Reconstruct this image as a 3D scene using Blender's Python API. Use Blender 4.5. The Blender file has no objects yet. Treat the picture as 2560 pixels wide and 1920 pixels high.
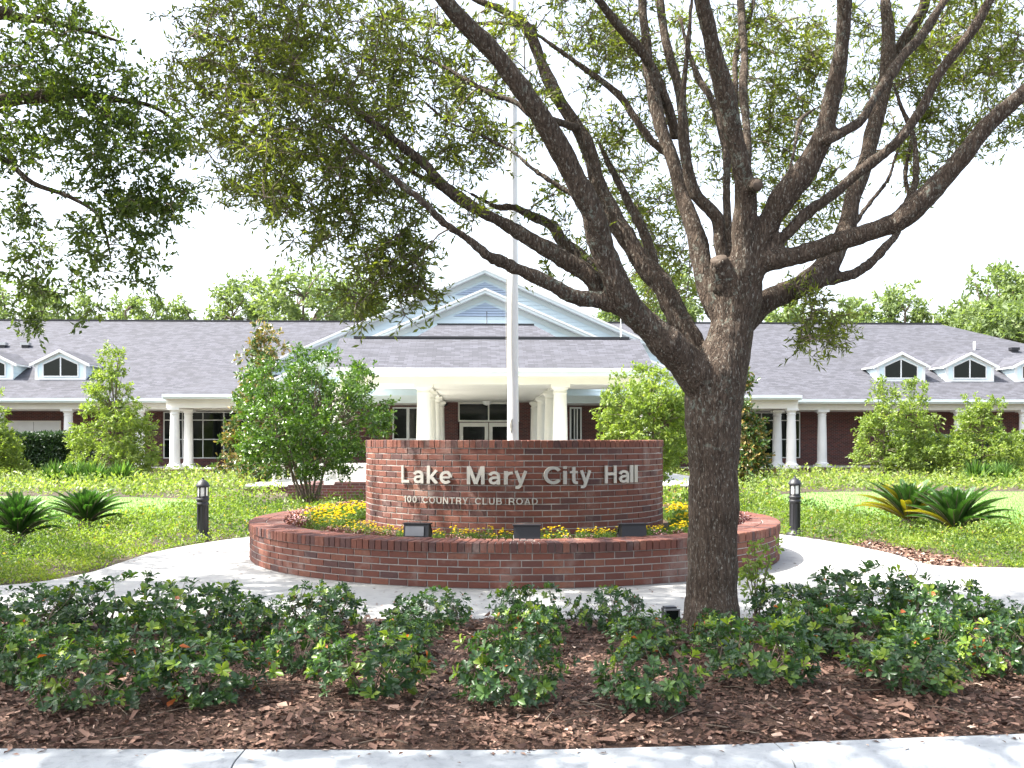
import bpy, math, random
import numpy as np
from mathutils import Vector, noise
R = math.radians
C = bpy.context.scene
COL = C.collection
rng = np.random.default_rng(7)
random.seed(7)

# ------------------------------------------------------------ camera, sky, sun, exposure
K = 2560.0 / 2212.0            # units used to note positions on the photograph
F = 2489.0; CX = 1280.0; HY = 1100.0; EYE = 1.44
PSI = R(1.95)
FW = np.array([math.sin(PSI), math.cos(PSI), 0.0]); RT = np.array([math.cos(PSI), -math.sin(PSI), 0.0])
cd = bpy.data.cameras.new('camera'); cam = bpy.data.objects.new('camera', cd); COL.objects.link(cam)
cam.location = (0, 0, EYE); cam.rotation_euler = (R(90), 0, -PSI)
cd.sensor_width = 36; cd.lens = 36 * F / 2560; cd.shift_y = (HY - 960) / 2560; cd.clip_end = 900; cd.clip_start = 0.1
C.camera = cam
C.view_settings.view_transform = 'Standard'; C.view_settings.look = 'None'
C.view_settings.exposure = 1.62; C.view_settings.gamma = 1.0
SUN_EL = R(56); SUN_AZ_VEC = Vector((-math.cos(R(4)), -math.sin(R(4)), 0))   # towards the sun
sd = Vector((SUN_AZ_VEC.x * math.cos(SUN_EL), SUN_AZ_VEC.y * math.cos(SUN_EL), math.sin(SUN_EL)))
w = bpy.data.worlds.new("World"); C.world = w; w.use_nodes = True
nt = w.node_tree; sky = nt.nodes.new('ShaderNodeTexSky'); sky.sky_type = 'NISHITA'; sky.sun_disc = False
sky.sun_elevation = SUN_EL; sky.sun_rotation = math.atan2(sd.x, sd.y)
sky.air_density = 1.0; sky.dust_density = 4.0; sky.ozone_density = 0.4
hz = nt.nodes.new('ShaderNodeHueSaturation'); hz.inputs['Saturation'].default_value = .55; hz.inputs['Value'].default_value = 1.25   # hazy white summer sky
nt.links.new(sky.outputs[0], hz.inputs['Color']); nt.links.new(hz.outputs[0], nt.nodes['Background'].inputs[0]); nt.nodes['Background'].inputs[1].default_value = 0.15
sl = bpy.data.lights.new('sun', 'SUN'); sl.energy = 5.0; sl.angle = R(0.53); sl.color = (1, .96, .88)
so = bpy.data.objects.new('sun', sl); COL.objects.link(so); so.rotation_euler = sd.to_track_quat('Z', 'Y').to_euler()
so.location = (-20, 0, 30)

# ------------------------------------------------------------ placing helpers
def W(X, d, z=0.0):                                  # lateral, depth from the camera -> world
    p = RT * X + FW * d
    return Vector((p[0], p[1], z))
def pD(x, y, D):
    u = (x * K - CX) / F; v = (HY - y * K) / F
    return W(u * D, D, EYE + v * D)
def pZ(x, y, z=0.0):
    v = (HY - y * K) / F
    return pD(x, y, (z - EYE) / v)
def pY(x, y, Y):
    u = (x * K - CX) / F
    return pD(x, y, Y / (math.cos(PSI) - u * math.sin(PSI)))
def proj(P):                                         # world array -> photo position
    P = np.asarray(P); d = P @ FW if P.ndim == 1 else P @ FW
    X = P @ RT
    return (X / d * F + CX) / K, (HY - (P[..., 2] - EYE) / d * F) / K, d

# ------------------------------------------------------------ tags
def tag(o, label=None, cat=None, group=None, kind=None):
    if label: o['label'] = label
    if cat: o['category'] = cat
    if group: o['group'] = group
    if kind: o['kind'] = kind
    return o
def thing(name, label, cat, loc=(0, 0, 0), group=None, rz=0):
    o = bpy.data.objects.new(name, None); COL.objects.link(o); o.location = loc; o.rotation_euler.z = rz
    return tag(o, label, cat, group)
def copy_tree(o, parent=None):
    c = o.copy(); COL.objects.link(c); c.parent = parent
    for ch in [k for k in bpy.data.objects if k.parent == o]: copy_tree(ch, c)
    return c
def link(name, me, parent=None):
    o = bpy.data.objects.new(name, me); COL.objects.link(o)
    if parent is not None: o.parent = parent
    return o

# ------------------------------------------------------------ materials
MATS = {}
class N:
    def __init__(s, name):
        s.m = bpy.data.materials.new(name); s.m.use_nodes = True; s.t = s.m.node_tree
        s.b = s.t.nodes['Principled BSDF']; MATS[name] = s.m
    def n(s, typ, **kw):
        x = s.t.nodes.new(typ)
        for k, v in kw.items():
            if k.startswith('_'): setattr(x, k[1:], v)
            else: x.inputs[k.replace('__', ' ')].default_value = v
        return x
    def l(s, a, b): s.t.links.new(a, b)
    def coord(s, kind='Object', scale=(1, 1, 1)):
        t = s.n('ShaderNodeTexCoord'); mp = s.n('ShaderNodeMapping'); s.l(t.outputs[kind], mp.inputs[0])
        mp.inputs['Scale'].default_value = scale; return mp.outputs[0]
    def noise(s, sc, vec=None, det=4, rough=.6, dist=0):
        x = s.n('ShaderNodeTexNoise'); x.inputs['Scale'].default_value = sc; x.inputs['Detail'].default_value = det
        x.inputs['Roughness'].default_value = rough; x.inputs['Distortion'].default_value = dist
        if vec is not None: s.l(vec, x.inputs['Vector'])
        return x.outputs['Fac']
    def ramp(s, fac, stops, interp='LINEAR'):
        x = s.n('ShaderNodeValToRGB'); x.color_ramp.interpolation = interp
        e = x.color_ramp.elements
        while len(e) < len(stops): e.new(.5)
        for i, (p, c) in enumerate(stops): e[i].position = p; e[i].color = (*c, 1)
        s.l(fac, x.inputs[0]); return x.outputs[0]
    def mix(s, fac, a, b, mode='MIX'):
        x = s.n('ShaderNodeMix', _data_type='RGBA', _blend_type=mode)
        for i, v in ((0, fac), (6, a), (7, b)):
            if hasattr(v, 'links') or hasattr(v, 'is_linked'): s.l(v, x.inputs[i])
            else: x.inputs[i].default_value = (*v, 1) if isinstance(v, tuple) else v
        return x.outputs[2]
    def bump(s, h, strength=.5, dist=.01, prev=None):
        x = s.n('ShaderNodeBump'); x.inputs['Strength'].default_value = strength; x.inputs['Distance'].default_value = dist
        s.l(h, x.inputs['Height'])
        if prev is not None: s.l(prev, x.inputs['Normal'])
        return x.outputs[0]
    def fin(s, col=None, rough=.6, nrm=None, spec=.5, metal=0):
        if col is not None:
            if isinstance(col, tuple): s.b.inputs['Base Color'].default_value = (*col, 1)
            else: s.l(col, s.b.inputs['Base Color'])
        if isinstance(rough, (int, float)): s.b.inputs['Roughness'].default_value = rough
        else: s.l(rough, s.b.inputs['Roughness'])
        s.b.inputs['Specular IOR Level'].default_value = spec; s.b.inputs['Metallic'].default_value = metal
        if nrm is not None: s.l(nrm, s.b.inputs['Normal'])
        return s.m
def paint(name, col, rough=.5, dirt=.12, spec=.4, bump=.1, metal=0):
    s = N(name); v = s.coord()
    f = s.noise(1.7, v, 6, .65); f2 = s.noise(30, v, 3)
    c = s.mix(s.ramp(f, [(.35, (0, 0, 0)), (.75, (1, 1, 1))]), col, tuple(x * (1 - dirt) for x in col))
    return s.fin(c, rough, s.bump(f2, bump, .004), spec, metal)
def leafmat(name, stops, trans=.35, rough=.4, spec=.5, tcol=1.6):
    s = N(name); a = s.n('ShaderNodeAttribute', _attribute_name='tint')
    c = s.ramp(a.outputs['Fac'], stops)
    s.fin(c, rough, None, spec)
    tr = s.n('ShaderNodeBsdfTranslucent'); mm = s.n('ShaderNodeMixShader'); mm.inputs[0].default_value = trans
    cc = s.mix(1.0, c, (tcol, tcol * 1.05, tcol * .45), 'MULTIPLY'); s.l(cc, tr.inputs[0])
    s.l(s.b.outputs[0], mm.inputs[1]); s.l(tr.outputs[0], mm.inputs[2])
    s.l(mm.outputs[0], s.t.nodes['Material Output'].inputs[0]); return s.m

paint('white_trim', (.80, .81, .80)); paint('cream_paint', (.80, .78, .71), dirt=.08); paint('siding', (.70, .83, .88), rough=.45, dirt=.05)
paint('louvre_blue', (.48, .58, .72)); paint('fascia_blue', (.72, .80, .81), dirt=.06); paint('column_white', (.80, .80, .77), dirt=.10)
paint('black_metal', (.010, .010, .014), rough=.5, spec=.6, bump=.05); paint('dark_line', (.03, .03, .035))
paint('grey_metal', (.45, .46, .47), rough=.35, metal=.7); paint('dull_metal', (.22, .22, .23), rough=.4, metal=.5, dirt=.4); paint('letter_metal', (.44, .42, .38), rough=.42, metal=.4, dirt=.2)
paint('pole_white', (.72, .73, .74), rough=.35, dirt=.2); paint('lamp_glass', (.85, .85, .82), rough=.3); paint('rope', (.5, .48, .42), rough=.9)
paint('soil', (.045, .030, .02), rough=.95, dirt=.5, bump=1); paint('floor_concrete', (.6, .6, .57), dirt=.2)
paint('cut_wood', (.11, .08, .06), rough=.8, dirt=.4); paint('asphalt', (.05, .05, .052), rough=.9)
s = N('glass_dark'); v = s.coord(); s.fin((.006, .010, .009), .06, s.bump(s.noise(.6, v), .05, .05), .35)
# mortar & modelled brick
s = N('mortar'); v = s.coord(); s.fin(s.ramp(s.noise(9, v, 8), [(.3, (.24, .22, .20)), (.7, (.42, .39, .36))]), .95, s.bump(s.noise(150, v), .6, .004))
def brickmat(name, gain):
    s = N(name); v = s.coord(); a = s.n('ShaderNodeAttribute', _attribute_name='tint')
    c = s.ramp(a.outputs['Fac'], [(0, tuple(x * gain for x in (.075, .045, .047))), (.14, tuple(x * gain for x in (.10, .05, .045))), (.3, tuple(x * gain for x in (.150, .055, .040))),
                                (.7, tuple(x * gain for x in (.19, .068, .046))), (1, tuple(x * gain for x in (.26, .115, .072)))])
    f = s.noise(28, v, 8, .7); c = s.mix(s.ramp(f, [(.4, (0, 0, 0)), (.75, (.8, .8, .8))]), c, (.11, .052, .042))
    f3 = s.noise(2.2, v, 6, .7); c = s.mix(s.ramp(f3, [(.54, (0, 0, 0)), (.72, (.42, .42, .42))]), c, (.34, .30, .27))
    return s.fin(c, .85, s.bump(s.noise(70, v, 6), .8, .006), .3)
brickmat('brick', .86)
# flat brick wall of the building
s = N('brick_wall'); v = s.coord('UV')
b = s.n('ShaderNodeTexBrick'); s.l(v, b.inputs['Vector'])
for k, val in (('Scale', 1), ('Brick Width', .203), ('Row Height', .0677), ('Mortar Size', .007), ('Bias', -.1), ('Mortar Smooth', .1)): b.inputs[k].default_value = val
b.inputs['Color1'].default_value = (.075, .03, .03, 1); b.inputs['Color2'].default_value = (.17, .05, .04, 1); b.inputs['Mortar'].default_value = (.19, .16, .15, 1)
f = s.noise(1.3, s.coord('UV'), 5); c = s.mix(s.ramp(f, [(.4, (0, 0, 0)), (.7, (.4, .4, .4))]), b.outputs[0], (.10, .035, .03))
s.fin(c, .9, s.bump(b.outputs['Fac'], -.4, .006))
# shingles
def shingle(name, g):
    s = N(name); v = s.coord('UV')
    b = s.n('ShaderNodeTexBrick'); s.l(v, b.inputs['Vector']); b.offset_frequency = 2; b.offset = .37
    for k, val in (('Scale', 1), ('Brick Width', .29), ('Row Height', .14), ('Mortar Size', .006), ('Bias', 0.0), ('Mortar Smooth', .4)): b.inputs[k].default_value = val
    b.inputs['Color1'].default_value = (.095 * g, .097 * g, .115 * g, 1); b.inputs['Color2'].default_value = (.165 * g, .168 * g, .202 * g, 1); b.inputs['Mortar'].default_value = (.05 * g, .05 * g, .055 * g, 1)
    f = s.noise(.35, s.coord('UV'), 6); c = s.mix(s.ramp(f, [(.4, (0, 0, 0)), (.7, (.3, .3, .3))]), b.outputs[0], (.10 * g, .10 * g, .11 * g))
    f2 = s.noise(3.5, s.coord('UV', (.5, 7, 1)), 3, .7); c = s.mix(s.ramp(f2, [(.5, (0, 0, 0)), (.7, (.3, .3, .3))]), c, (.19 * g, .19 * g, .22 * g))
    s.fin(c, .9, s.bump(b.outputs['Fac'], -.6, .01), .3)
shingle('shingles', .55)
# concrete path
def concrete(name, a, bcol, sc=1.0):
    s = N(name); v = s.coord(); f = s.noise(.9 * sc, v, 8, .7); c = s.ramp(f, [(.3, a), (.7, bcol)])
    f2 = s.noise(7 * sc, v, 6, .7, .6); c = s.mix(s.ramp(f2, [(.50, (0, 0, 0)), (.8, (.7, .7, .7))]), c, tuple(x * .5 for x in a))
    s.fin(c, .9, s.bump(s.noise(120, v, 4), .3, .003), .3)
concrete('path_concrete', (.30, .30, .295), (.39, .385, .37)); concrete('kerb_concrete', (.25, .27, .29), (.37, .39, .41), 2.2)
s = N('mulch'); v = s.coord(); f = s.noise(45, v, 8, .75, .5); c = s.ramp(f, [(.3, (.022, .012, .008)), (.55, (.085, .045, .028)), (.75, (.17, .10, .065))])
s.fin(c, .95, s.bump(f, 1, .02))
s = N('chip'); a = s.n('ShaderNodeAttribute', _attribute_name='tint')
s.fin(s.ramp(a.outputs['Fac'], [(0, (.035, .018, .012)), (.4, (.115, .058, .040)), (.72, (.24, .14, .10)), (.88, (.38, .27, .21)), (1, (.62, .50, .41))]), .8)
s = N('lawn'); v = s.coord(); f = s.noise(1.2, v, 6); f2 = s.noise(60, v, 5, .8)
s.fin(s.mix(.5, s.ramp(f, [(.35, (.13, .24, .05)), (.65, (.17, .29, .07))]), s.ramp(f2, [(.3, (.08, .17, .035)), (.7, (.18, .31, .08))])), .9, s.bump(f2, .8, .02))
s = N('terrain'); v = s.coord(); f = s.noise(.3, v, 8); s.fin(s.ramp(f, [(.35, (.040, .028, .018)), (.65, (.075, .055, .035))]), .95)
# bark
s = N('bark'); v = s.coord(); vs = s.coord('Object', (34, 34, 7)); vf = s.noise(1.0, vs, 9, .72, 1.6)
dv = s.n('ShaderNodeTexNoise'); s.l(v, dv.inputs['Vector']); dv.inputs['Scale'].default_value = 9; dv.inputs['Detail'].default_value = 4
vm = s.n('ShaderNodeVectorMath', _operation='MULTIPLY_ADD'); s.l(dv.outputs['Color'], vm.inputs[0]); vm.inputs[1].default_value = (.09, .09, .16); s.l(v, vm.inputs[2])
mp = s.n('ShaderNodeMapping'); s.l(vm.outputs[0], mp.inputs[0]); mp.inputs['Scale'].default_value = (46, 46, 9)
vo = s.n('ShaderNodeTexVoronoi', _feature='DISTANCE_TO_EDGE'); s.l(mp.outputs[0], vo.inputs['Vector']); vo.inputs['Scale'].default_value = 1.0; vo.inputs['Randomness'].default_value = 1
cr = s.ramp(vo.outputs['Distance'], [(.0, (0, 0, 0)), (.30, (1, 1, 1))])
c = s.ramp(vf, [(.30, (.026, .018, .013)), (.5, (.098, .070, .052)), (.70, (.21, .16, .122))])
c = s.mix(cr, s.mix(.45, c, (.018, .012, .009)), c)
fl = s.noise(17, v, 8, .75, .4); lic = s.ramp(fl, [(.555, (0, 0, 0)), (.60, (1, 1, 1))])
f4 = s.noise(1.0, s.coord('Object', (75, 75, 28)), 4, .7); lic2 = s.ramp(f4, [(.57, (0, 0, 0)), (.65, (.85, .85, .85))])
c = s.mix(lic2, c, (.30, .28, .24)); c = s.mix(s.mix(1.0, lic, s.ramp(s.noise(1.4, v, 3), [(.48, (0, 0, 0)), (.62, (.75, .75, .75))]), 'MULTIPLY'), c, (.22, .25, .21))
n1 = s.bump(cr, .6, .015); s.fin(c, .9, s.bump(vf, 1.0, .02, n1), .25)
s = N('twig'); v = s.coord(); f = s.noise(25, v, 5); s.fin(s.ramp(f, [(.3, (.07, .05, .035)), (.7, (.20, .16, .12))]), .9)
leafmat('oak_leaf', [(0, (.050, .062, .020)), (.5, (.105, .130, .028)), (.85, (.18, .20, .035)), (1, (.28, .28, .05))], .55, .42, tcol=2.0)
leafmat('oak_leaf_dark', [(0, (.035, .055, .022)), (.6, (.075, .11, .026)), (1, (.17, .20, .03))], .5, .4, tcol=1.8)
leafmat('shrub_leaf', [(0, (.022, .050, .022)), (.5, (.042, .095, .032)), (.78, (.10, .18, .03)), (.965, (.20, .27, .03)), (.975, (.35, .07, .02)), (1, (.42, .12, .03))], .3, .34, .5, tcol=1.8)
leafmat('cover_leaf', [(0, (.035, .075, .018)), (.5, (.12, .19, .03)), (.93, (.25, .31, .05)), (1, (.34, .22, .05))], .45, .5, tcol=1.7)
leafmat('young_leaf', [(0, (.08, .13, .035)), (.5, (.18, .25, .055)), (1, (.33, .38, .08))], .4, .45, tcol=1.7)
leafmat('broad_leaf', [(0, (.03, .065, .014)), (.6, (.075, .15, .022)), (1, (.20, .28, .04))], .3, .28, .6, tcol=1.8)
leafmat('magnolia_leaf', [(0, (.04, .08, .02)), (.45, (.07, .13, .03)), (.6, (.26, .17, .06)), (1, (.36, .32, .10))], .2, .3, .6)
leafmat('hedge_leaf', [(0, (.015, .035, .012)), (.7, (.03, .07, .02)), (1, (.08, .14, .03))], .25, .45)
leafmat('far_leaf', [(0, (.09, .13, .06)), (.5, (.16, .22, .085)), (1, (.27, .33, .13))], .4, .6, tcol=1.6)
leafmat('cycad_leaf', [(0, (.025, .08, .018)), (.7, (.06, .15, .03)), (.9, (.10, .17, .02)), (1, (.50, .36, .02))], .3, .35, .6)
leafmat('marigold', [(0, (.80, .58, .005)), (1, (.88, .76, .02))], .2, .7, tcol=1.1)
leafmat('begonia', [(0, (.35, .10, .12)), (.5, (.60, .32, .38)), (1, (.75, .55, .60))], .3, .5, tcol=1.1)
leafmat('begonia_leaf', [(0, (.07, .02, .025)), (1, (.16, .06, .05))], .3, .3)
leafmat('grass_blade', [(0, (.06, .14, .035)), (.6, (.12, .23, .055)), (1, (.20, .31, .08))], .35, .5)

# ------------------------------------------------------------ mesh builder
class MB:
    def __init__(s): s.v = []; s.f = []; s.m = []; s.sm = []; s.mats = []
    def mi(s, m):
        if m not in s.mats: s.mats.append(m)
        return s.mats.index(m)
    def poly(s, pts, m, smooth=False):
        i = len(s.v); s.v += [tuple(p) for p in pts]; s.f.append(list(range(i, i + len(pts)))); s.m.append(s.mi(m)); s.sm.append(smooth)
    def box(s, x0, x1, y0, y1, z0, z1, m):
        P = [(x, y, z) for z in (z0, z1) for y in (y0, y1) for x in (x0, x1)]
        for q in ((0, 2, 3, 1), (4, 5, 7, 6), (0, 1, 5, 4), (2, 6, 7, 3), (0, 4, 6, 2), (1, 3, 7, 5)): s.poly([P[k] for k in q], m)
    def obox(s, c, ax, ay, az, m):                    # oriented box: centre and three half-axes
        c = Vector(c); ax = Vector(ax); ay = Vector(ay); az = Vector(az)
        P = [c + ax * i + ay * j + az * k for k in (-1, 1) for j in (-1, 1) for i in (-1, 1)]
        for q in ((0, 2, 3, 1), (4, 5, 7, 6), (0, 1, 5, 4), (2, 6, 7, 3), (0, 4, 6, 2), (1, 3, 7, 5)): s.poly([P[k] for k in q], m)
    def prism(s, pts, y0, y1, m):                     # outline in xz, from y0 (front) to y1
        n = len(pts)
        s.poly([(p[0], y0, p[1]) for p in pts], m); s.poly([(p[0], y1, p[1]) for p in reversed(pts)], m)
        for i in range(n):
            a, b = pts[i], pts[(i + 1) % n]
            s.poly([(a[0], y0, a[1]), (a[0], y1, a[1]), (b[0], y1, b[1]), (b[0], y0, b[1])], m)
    def grid(s, rows, m, smooth=True, closed=True):
        i0 = len(s.v); n = len(rows[0])
        for r in rows: s.v += [tuple(p) for p in r]
        for a in range(len(rows) - 1):
            for k in range(n if closed else n - 1):
                k2 = (k + 1) % n
                s.f.append([i0 + a * n + k, i0 + a * n + k2, i0 + (a + 1) * n + k2, i0 + (a + 1) * n + k]); s.m.append(s.mi(m)); s.sm.append(smooth)
    def lathe(s, prof, m, c=(0, 0, 0), n=20, smooth=True):
        rows = [[(c[0] + r * math.cos(2 * math.pi * k / n), c[1] + r * math.sin(2 * math.pi * k / n), c[2] + z) for k in range(n)] for r, z in prof]
        s.grid(rows, m, smooth)
        s.poly(rows[-1], m); s.poly(rows[0][::-1], m)
    def tube(s, pts, rad, m, n=8, cap=True):
        pts = [Vector(p) for p in pts]; rows = []; up = Vector((.3, .9, .2)).normalized()
        for i, p in enumerate(pts):
            t = (pts[min(i + 1, len(pts) - 1)] - pts[max(i - 1, 0)]).normalized()
            a = t.cross(up)
            if a.length < .1: a = t.cross(Vector((1, 0, 0)))
            a.normalize(); b = t.cross(a); up = a.cross(t)
            rows.append([p + (a * math.cos(2 * math.pi * k / n) + b * math.sin(2 * math.pi * k / n)) * rad[i] for k in range(n)])
        s.grid(rows, m, True)
        if cap: s.poly(rows[-1], m); s.poly(rows[0][::-1], m)
    def mesh(s, name):
        me = bpy.data.meshes.new(name); me.from_pydata(s.v, [], s.f)
        for m in s.mats: me.materials.append(MATS[m])
        me.polygons.foreach_set('material_index', s.m); me.polygons.foreach_set('use_smooth', s.sm)
        uv = me.uv_layers.new(name='UVMap'); vs = np.array(s.v); data = np.zeros((len(me.loops), 2)); li = 0
        for f in s.f:
            P = vs[f]
            nn = np.cross(P[1] - P[0], P[2] - P[0]); L = np.linalg.norm(nn); nn = nn / L if L > 1e-12 else np.array([0, 0, 1.])
            if nn[2] < 0: nn = -nn
            if nn[2] > .98: t = np.array([1, 0, 0.]); b = np.array([0, 1., 0])
            else:
                t = np.cross([0, 0, 1.], nn); t /= np.linalg.norm(t); b = np.cross(nn, t)
            data[li:li + len(f), 0] = P @ t; data[li:li + len(f), 1] = P @ b; li += len(f)
        uv.data.foreach_set('uv', data.ravel()); me.update(); return me
    def build(s, name, parent=None): return link(name, s.mesh(name), parent)

def unit(a): return a / np.maximum(np.linalg.norm(a, axis=-1, keepdims=True), 1e-9)
SHAPES = {
 'narrow': ([(0, 0, 0), (.45, .5, .10), (1, 0, 0), (.45, -.5, .10)], [(0, 1, 2), (0, 2, 3)]),
 'ovate': ([(0, 0, 0), (.38, .33, .07), (.74, .5, .12), (1, 0, -.06), (.74, -.5, .12), (.38, -.33, .07), (.6, 0, 0)], [(0, 6, 2, 1), (6, 3, 2), (0, 5, 4, 6), (6, 4, 3)]),
 'quad': ([(0, -.35, 0), (.1, .4, .08), (1, .35, 0), (.85, -.45, .1)], [(0, 1, 2), (0, 2, 3)]),
}
def leaf_mesh(name, P, D, Nr, L, Wd, tint, mat, shape='narrow', mats=None):
    tv, tf = SHAPES[shape]; tv = np.array(tv, float); P = np.asarray(P, float); n = len(P); D = unit(np.asarray(D, float))
    S = unit(np.cross(D, Nr)); Nr = np.cross(S, D)
    L = np.broadcast_to(L, (n,)); Wd = np.broadcast_to(Wd, (n,))
    V = P[:, None, :] + D[:, None, :] * (tv[:, 0][None, :, None] * L[:, None, None]) + S[:, None, :] * (tv[:, 1][None, :, None] * Wd[:, None, None]) + Nr[:, None, :] * (tv[:, 2][None, :, None] * L[:, None, None])
    k = len(tv); me = bpy.data.meshes.new(name); me.vertices.add(n * k); me.vertices.foreach_set('co', V.reshape(-1).astype(np.float32))
    base = (np.arange(n) * k)[:, None]; idx = np.concatenate([np.array(f) for f in tf])[None, :] + base
    sizes = np.tile([len(f) for f in tf], n); starts = np.concatenate([[0], np.cumsum(sizes)[:-1]])
    me.loops.add(idx.size); me.loops.foreach_set('vertex_index', idx.reshape(-1).astype(np.int32))
    me.polygons.add(len(sizes)); me.polygons.foreach_set('loop_start', starts.astype(np.int32))
    me.update(calc_edges=True); me.validate()
    at = me.attributes.new('tint', 'FLOAT', 'FACE'); at.data.foreach_set('value', np.repeat(tint, len(tf)).astype(np.float32))
    me.materials.append(MATS[mat]); return me
def rdir(n, g=rng): return unit(g.normal(size=(n, 3)))

# ------------------------------------------------------------ tree crowns
def cluster_leaves(centres, per, rad, L, ratio, up=.35, flat=.8, g=rng, droop=0.0, lv=.3):
    """leaves sitting on short twigs that radiate from each centre"""
    centres = np.asarray(centres); n = len(centres); T = max(1, per // 8)
    tc = np.repeat(centres, T, 0); td = rdir(len(tc), g); td[:, 2] = td[:, 2] * flat + .1 - droop; td = unit(td)
    tl = rad * g.uniform(.4, 1.1, len(tc))
    P = np.repeat(tc, 8, 0); D = np.repeat(td, 8, 0); l = np.repeat(tl, 8); t = np.tile(np.linspace(.2, 1, 8), len(tc)) + g.uniform(-.05, .05, len(P))
    P = P + D * (l * t)[:, None]; P[:, 2] -= droop * .5 * (l * t) ** 2
    LD = unit(D * .7 + rdir(len(P), g) * .8); Nn = unit(rdir(len(P), g) * .8 + np.array([0, 0, up]))
    LL = L * g.uniform(1 - lv, 1 + lv, len(P))
    cl = np.repeat(g.uniform(0, 1, n), T * 8)
    tint = np.clip(g.beta(2, 2.6, len(P)) * .75 + cl * .25 + .02, 0, 1)
    return P, LD, Nn, LL, LL * ratio, tint, (tc, td, tl)
def crown_points(n, c, r, g=rng, shape='ell', hollow=.35, gate=-.22, fq=2.2):
    out = []
    c = np.array(c); r = np.array(r)
    while len(out) < n:
        p = g.uniform(-1, 1, 3)
        if shape == 'ell':
            q = np.linalg.norm(p)
            if q > 1 or q < hollow * g.random(): continue
        elif shape == 'cone':
            rr = math.hypot(p[0], p[1]); lim = (1 - (p[2] + 1) / 2) ** .75 * .92 + .10
            if p[2] < -.85: lim *= .75
            if rr > lim: continue
        if noise.noise(Vector((c + p * r) * (fq / max(r))) + Vector((c[0], 3.1, 7.7))) < gate: continue
        out.append(c + p * r)
    return np.array(out)
def make_tree(name, label, cat, base, group=None, crown=None, ncl=60, per=64, clr=.3, L=.1, ratio=.5, mat='far_leaf', shape='narrow',
              stems=1, tr=.12, fan=.25, trunk_to=None, seed=1, tmat='twig', up=.35, limbs=1.0, crown_shape='ell', extra=None, sname='trunk'):
    g = np.random.default_rng(seed)
    t = thing(name, label, cat, base, group)
    c, r = crown; pts = crown_points(ncl, c, r, g, crown_shape)
    if extra is not None: pts = np.vstack([pts, extra])
    P, D, Nn, LL, WW, ti, tw = cluster_leaves(pts, per, clr, L, ratio, up=up, g=g)
    link('crown', leaf_mesh('crown', P, D, Nn, LL, WW, ti, mat, shape), t)
    mb = MB(); tops = []
    for k in range(stems):
        a = 2 * math.pi * k / max(stems, 1) + g.uniform(0, .8); H = (trunk_to or c[2]) * g.uniform(.9, 1.05)
        rr = fan * g.uniform(.5, 1.1) if stems > 1 else fan * .2
        q = []
        for j in range(7):
            u = j / 6
            q.append((math.cos(a) * (rr * u ** 1.2 * H * .5 + (.04 + .06 * (k % 3) if stems > 1 else 0)) + g.normal() * .02, math.sin(a) * (rr * u ** 1.2 * H * .5 + (.04 + .06 * (k % 3) if stems > 1 else 0)) + g.normal() * .02, u * H - .03))
        mb.tube(q, [tr * (1 - .7 * j / 6) * (1.25 if j == 0 else 1) for j in range(7)], tmat, 8); tops.append(q)
    allp = [Vector(p) for q in tops for p in q[2:]]
    for p in pts[::max(1, int(1 / limbs))]:
        p = Vector(p); cand = [a for a in allp if a.z < p.z + .15 * r[2]] or allp
        a = min(cand, key=lambda q: (q - p).length + .6 * max(0, q.z - p.z))
        m1 = a.lerp(p, .5) + Vector((0, 0, .06 * (p - a).length)); th = tr * .28
        mb.tube([a, a.lerp(m1, .5), m1, p], [th, th * .8, th * .6, th * .25], tmat, 5, False)
    mb.build(sname, t)
    return t

# ------------------------------------------------------------ ground, road, kerb, path, lawn
def sheet(name, pts, z, m, thick=None):
    mb = MB(); top = [(p[0], p[1], z) for p in pts]; mb.poly(top, m)
    if thick:
        n = len(top)
        for i in range(n):
            a, b_ = top[i], top[(i + 1) % n]; mb.poly([(a[0], a[1], z - thick), (b_[0], b_[1], z - thick), b_, a], m)
    return tag(mb.build(name), kind='structure')
kp = [(-1500, 1608), (-600, 1613), (0, 1616), (500, 1618), (1100, 1619), (1400, 1613), (1700, 1603), (2000, 1592), (2212, 1584), (2900, 1556), (4000, 1505)]
kw = [pZ(x, y, 0) for x, y in kp]
def smooth_line(P, sub=6):
    P = [Vector(p) for p in P]; out = []
    for i in range(len(P) - 1):
        p0, p1, p2, p3 = P[max(i - 1, 0)], P[i], P[i + 1], P[min(i + 2, len(P) - 1)]
        for k in range(sub):
            t = k / sub
            out.append(.5 * ((2 * p1) + (p2 - p0) * t + (2 * p0 - 5 * p1 + 4 * p2 - p3) * t * t + (3 * p1 - p0 - 3 * p2 + p3) * t ** 3))
    out.append(P[-1]); return out
kl = smooth_line(kw, 8)
sheet('ground', [(-400, kl[0].y + .05)] + [(p.x, p.y + .05) for p in kl] + [(400, kl[-1].y), (400, 700), (-400, 700)], -.03, 'terrain')
prof = [(0, -.15), (0, -.006), (.006, 0), (.16, -.002), (.20, -.006), (.24, -.020), (.27, -.042), (.30, -.075), (.34, -.105), (.40, -.122), (.95, -.135), (.95, -.2)]
mb = MB(); cuts = [pZ(530, 1618).x, pZ(1672, 1604).x, pZ(-560, 1613).x, pZ(2900, 1560).x]
rows = []; segs = [[]]
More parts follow.
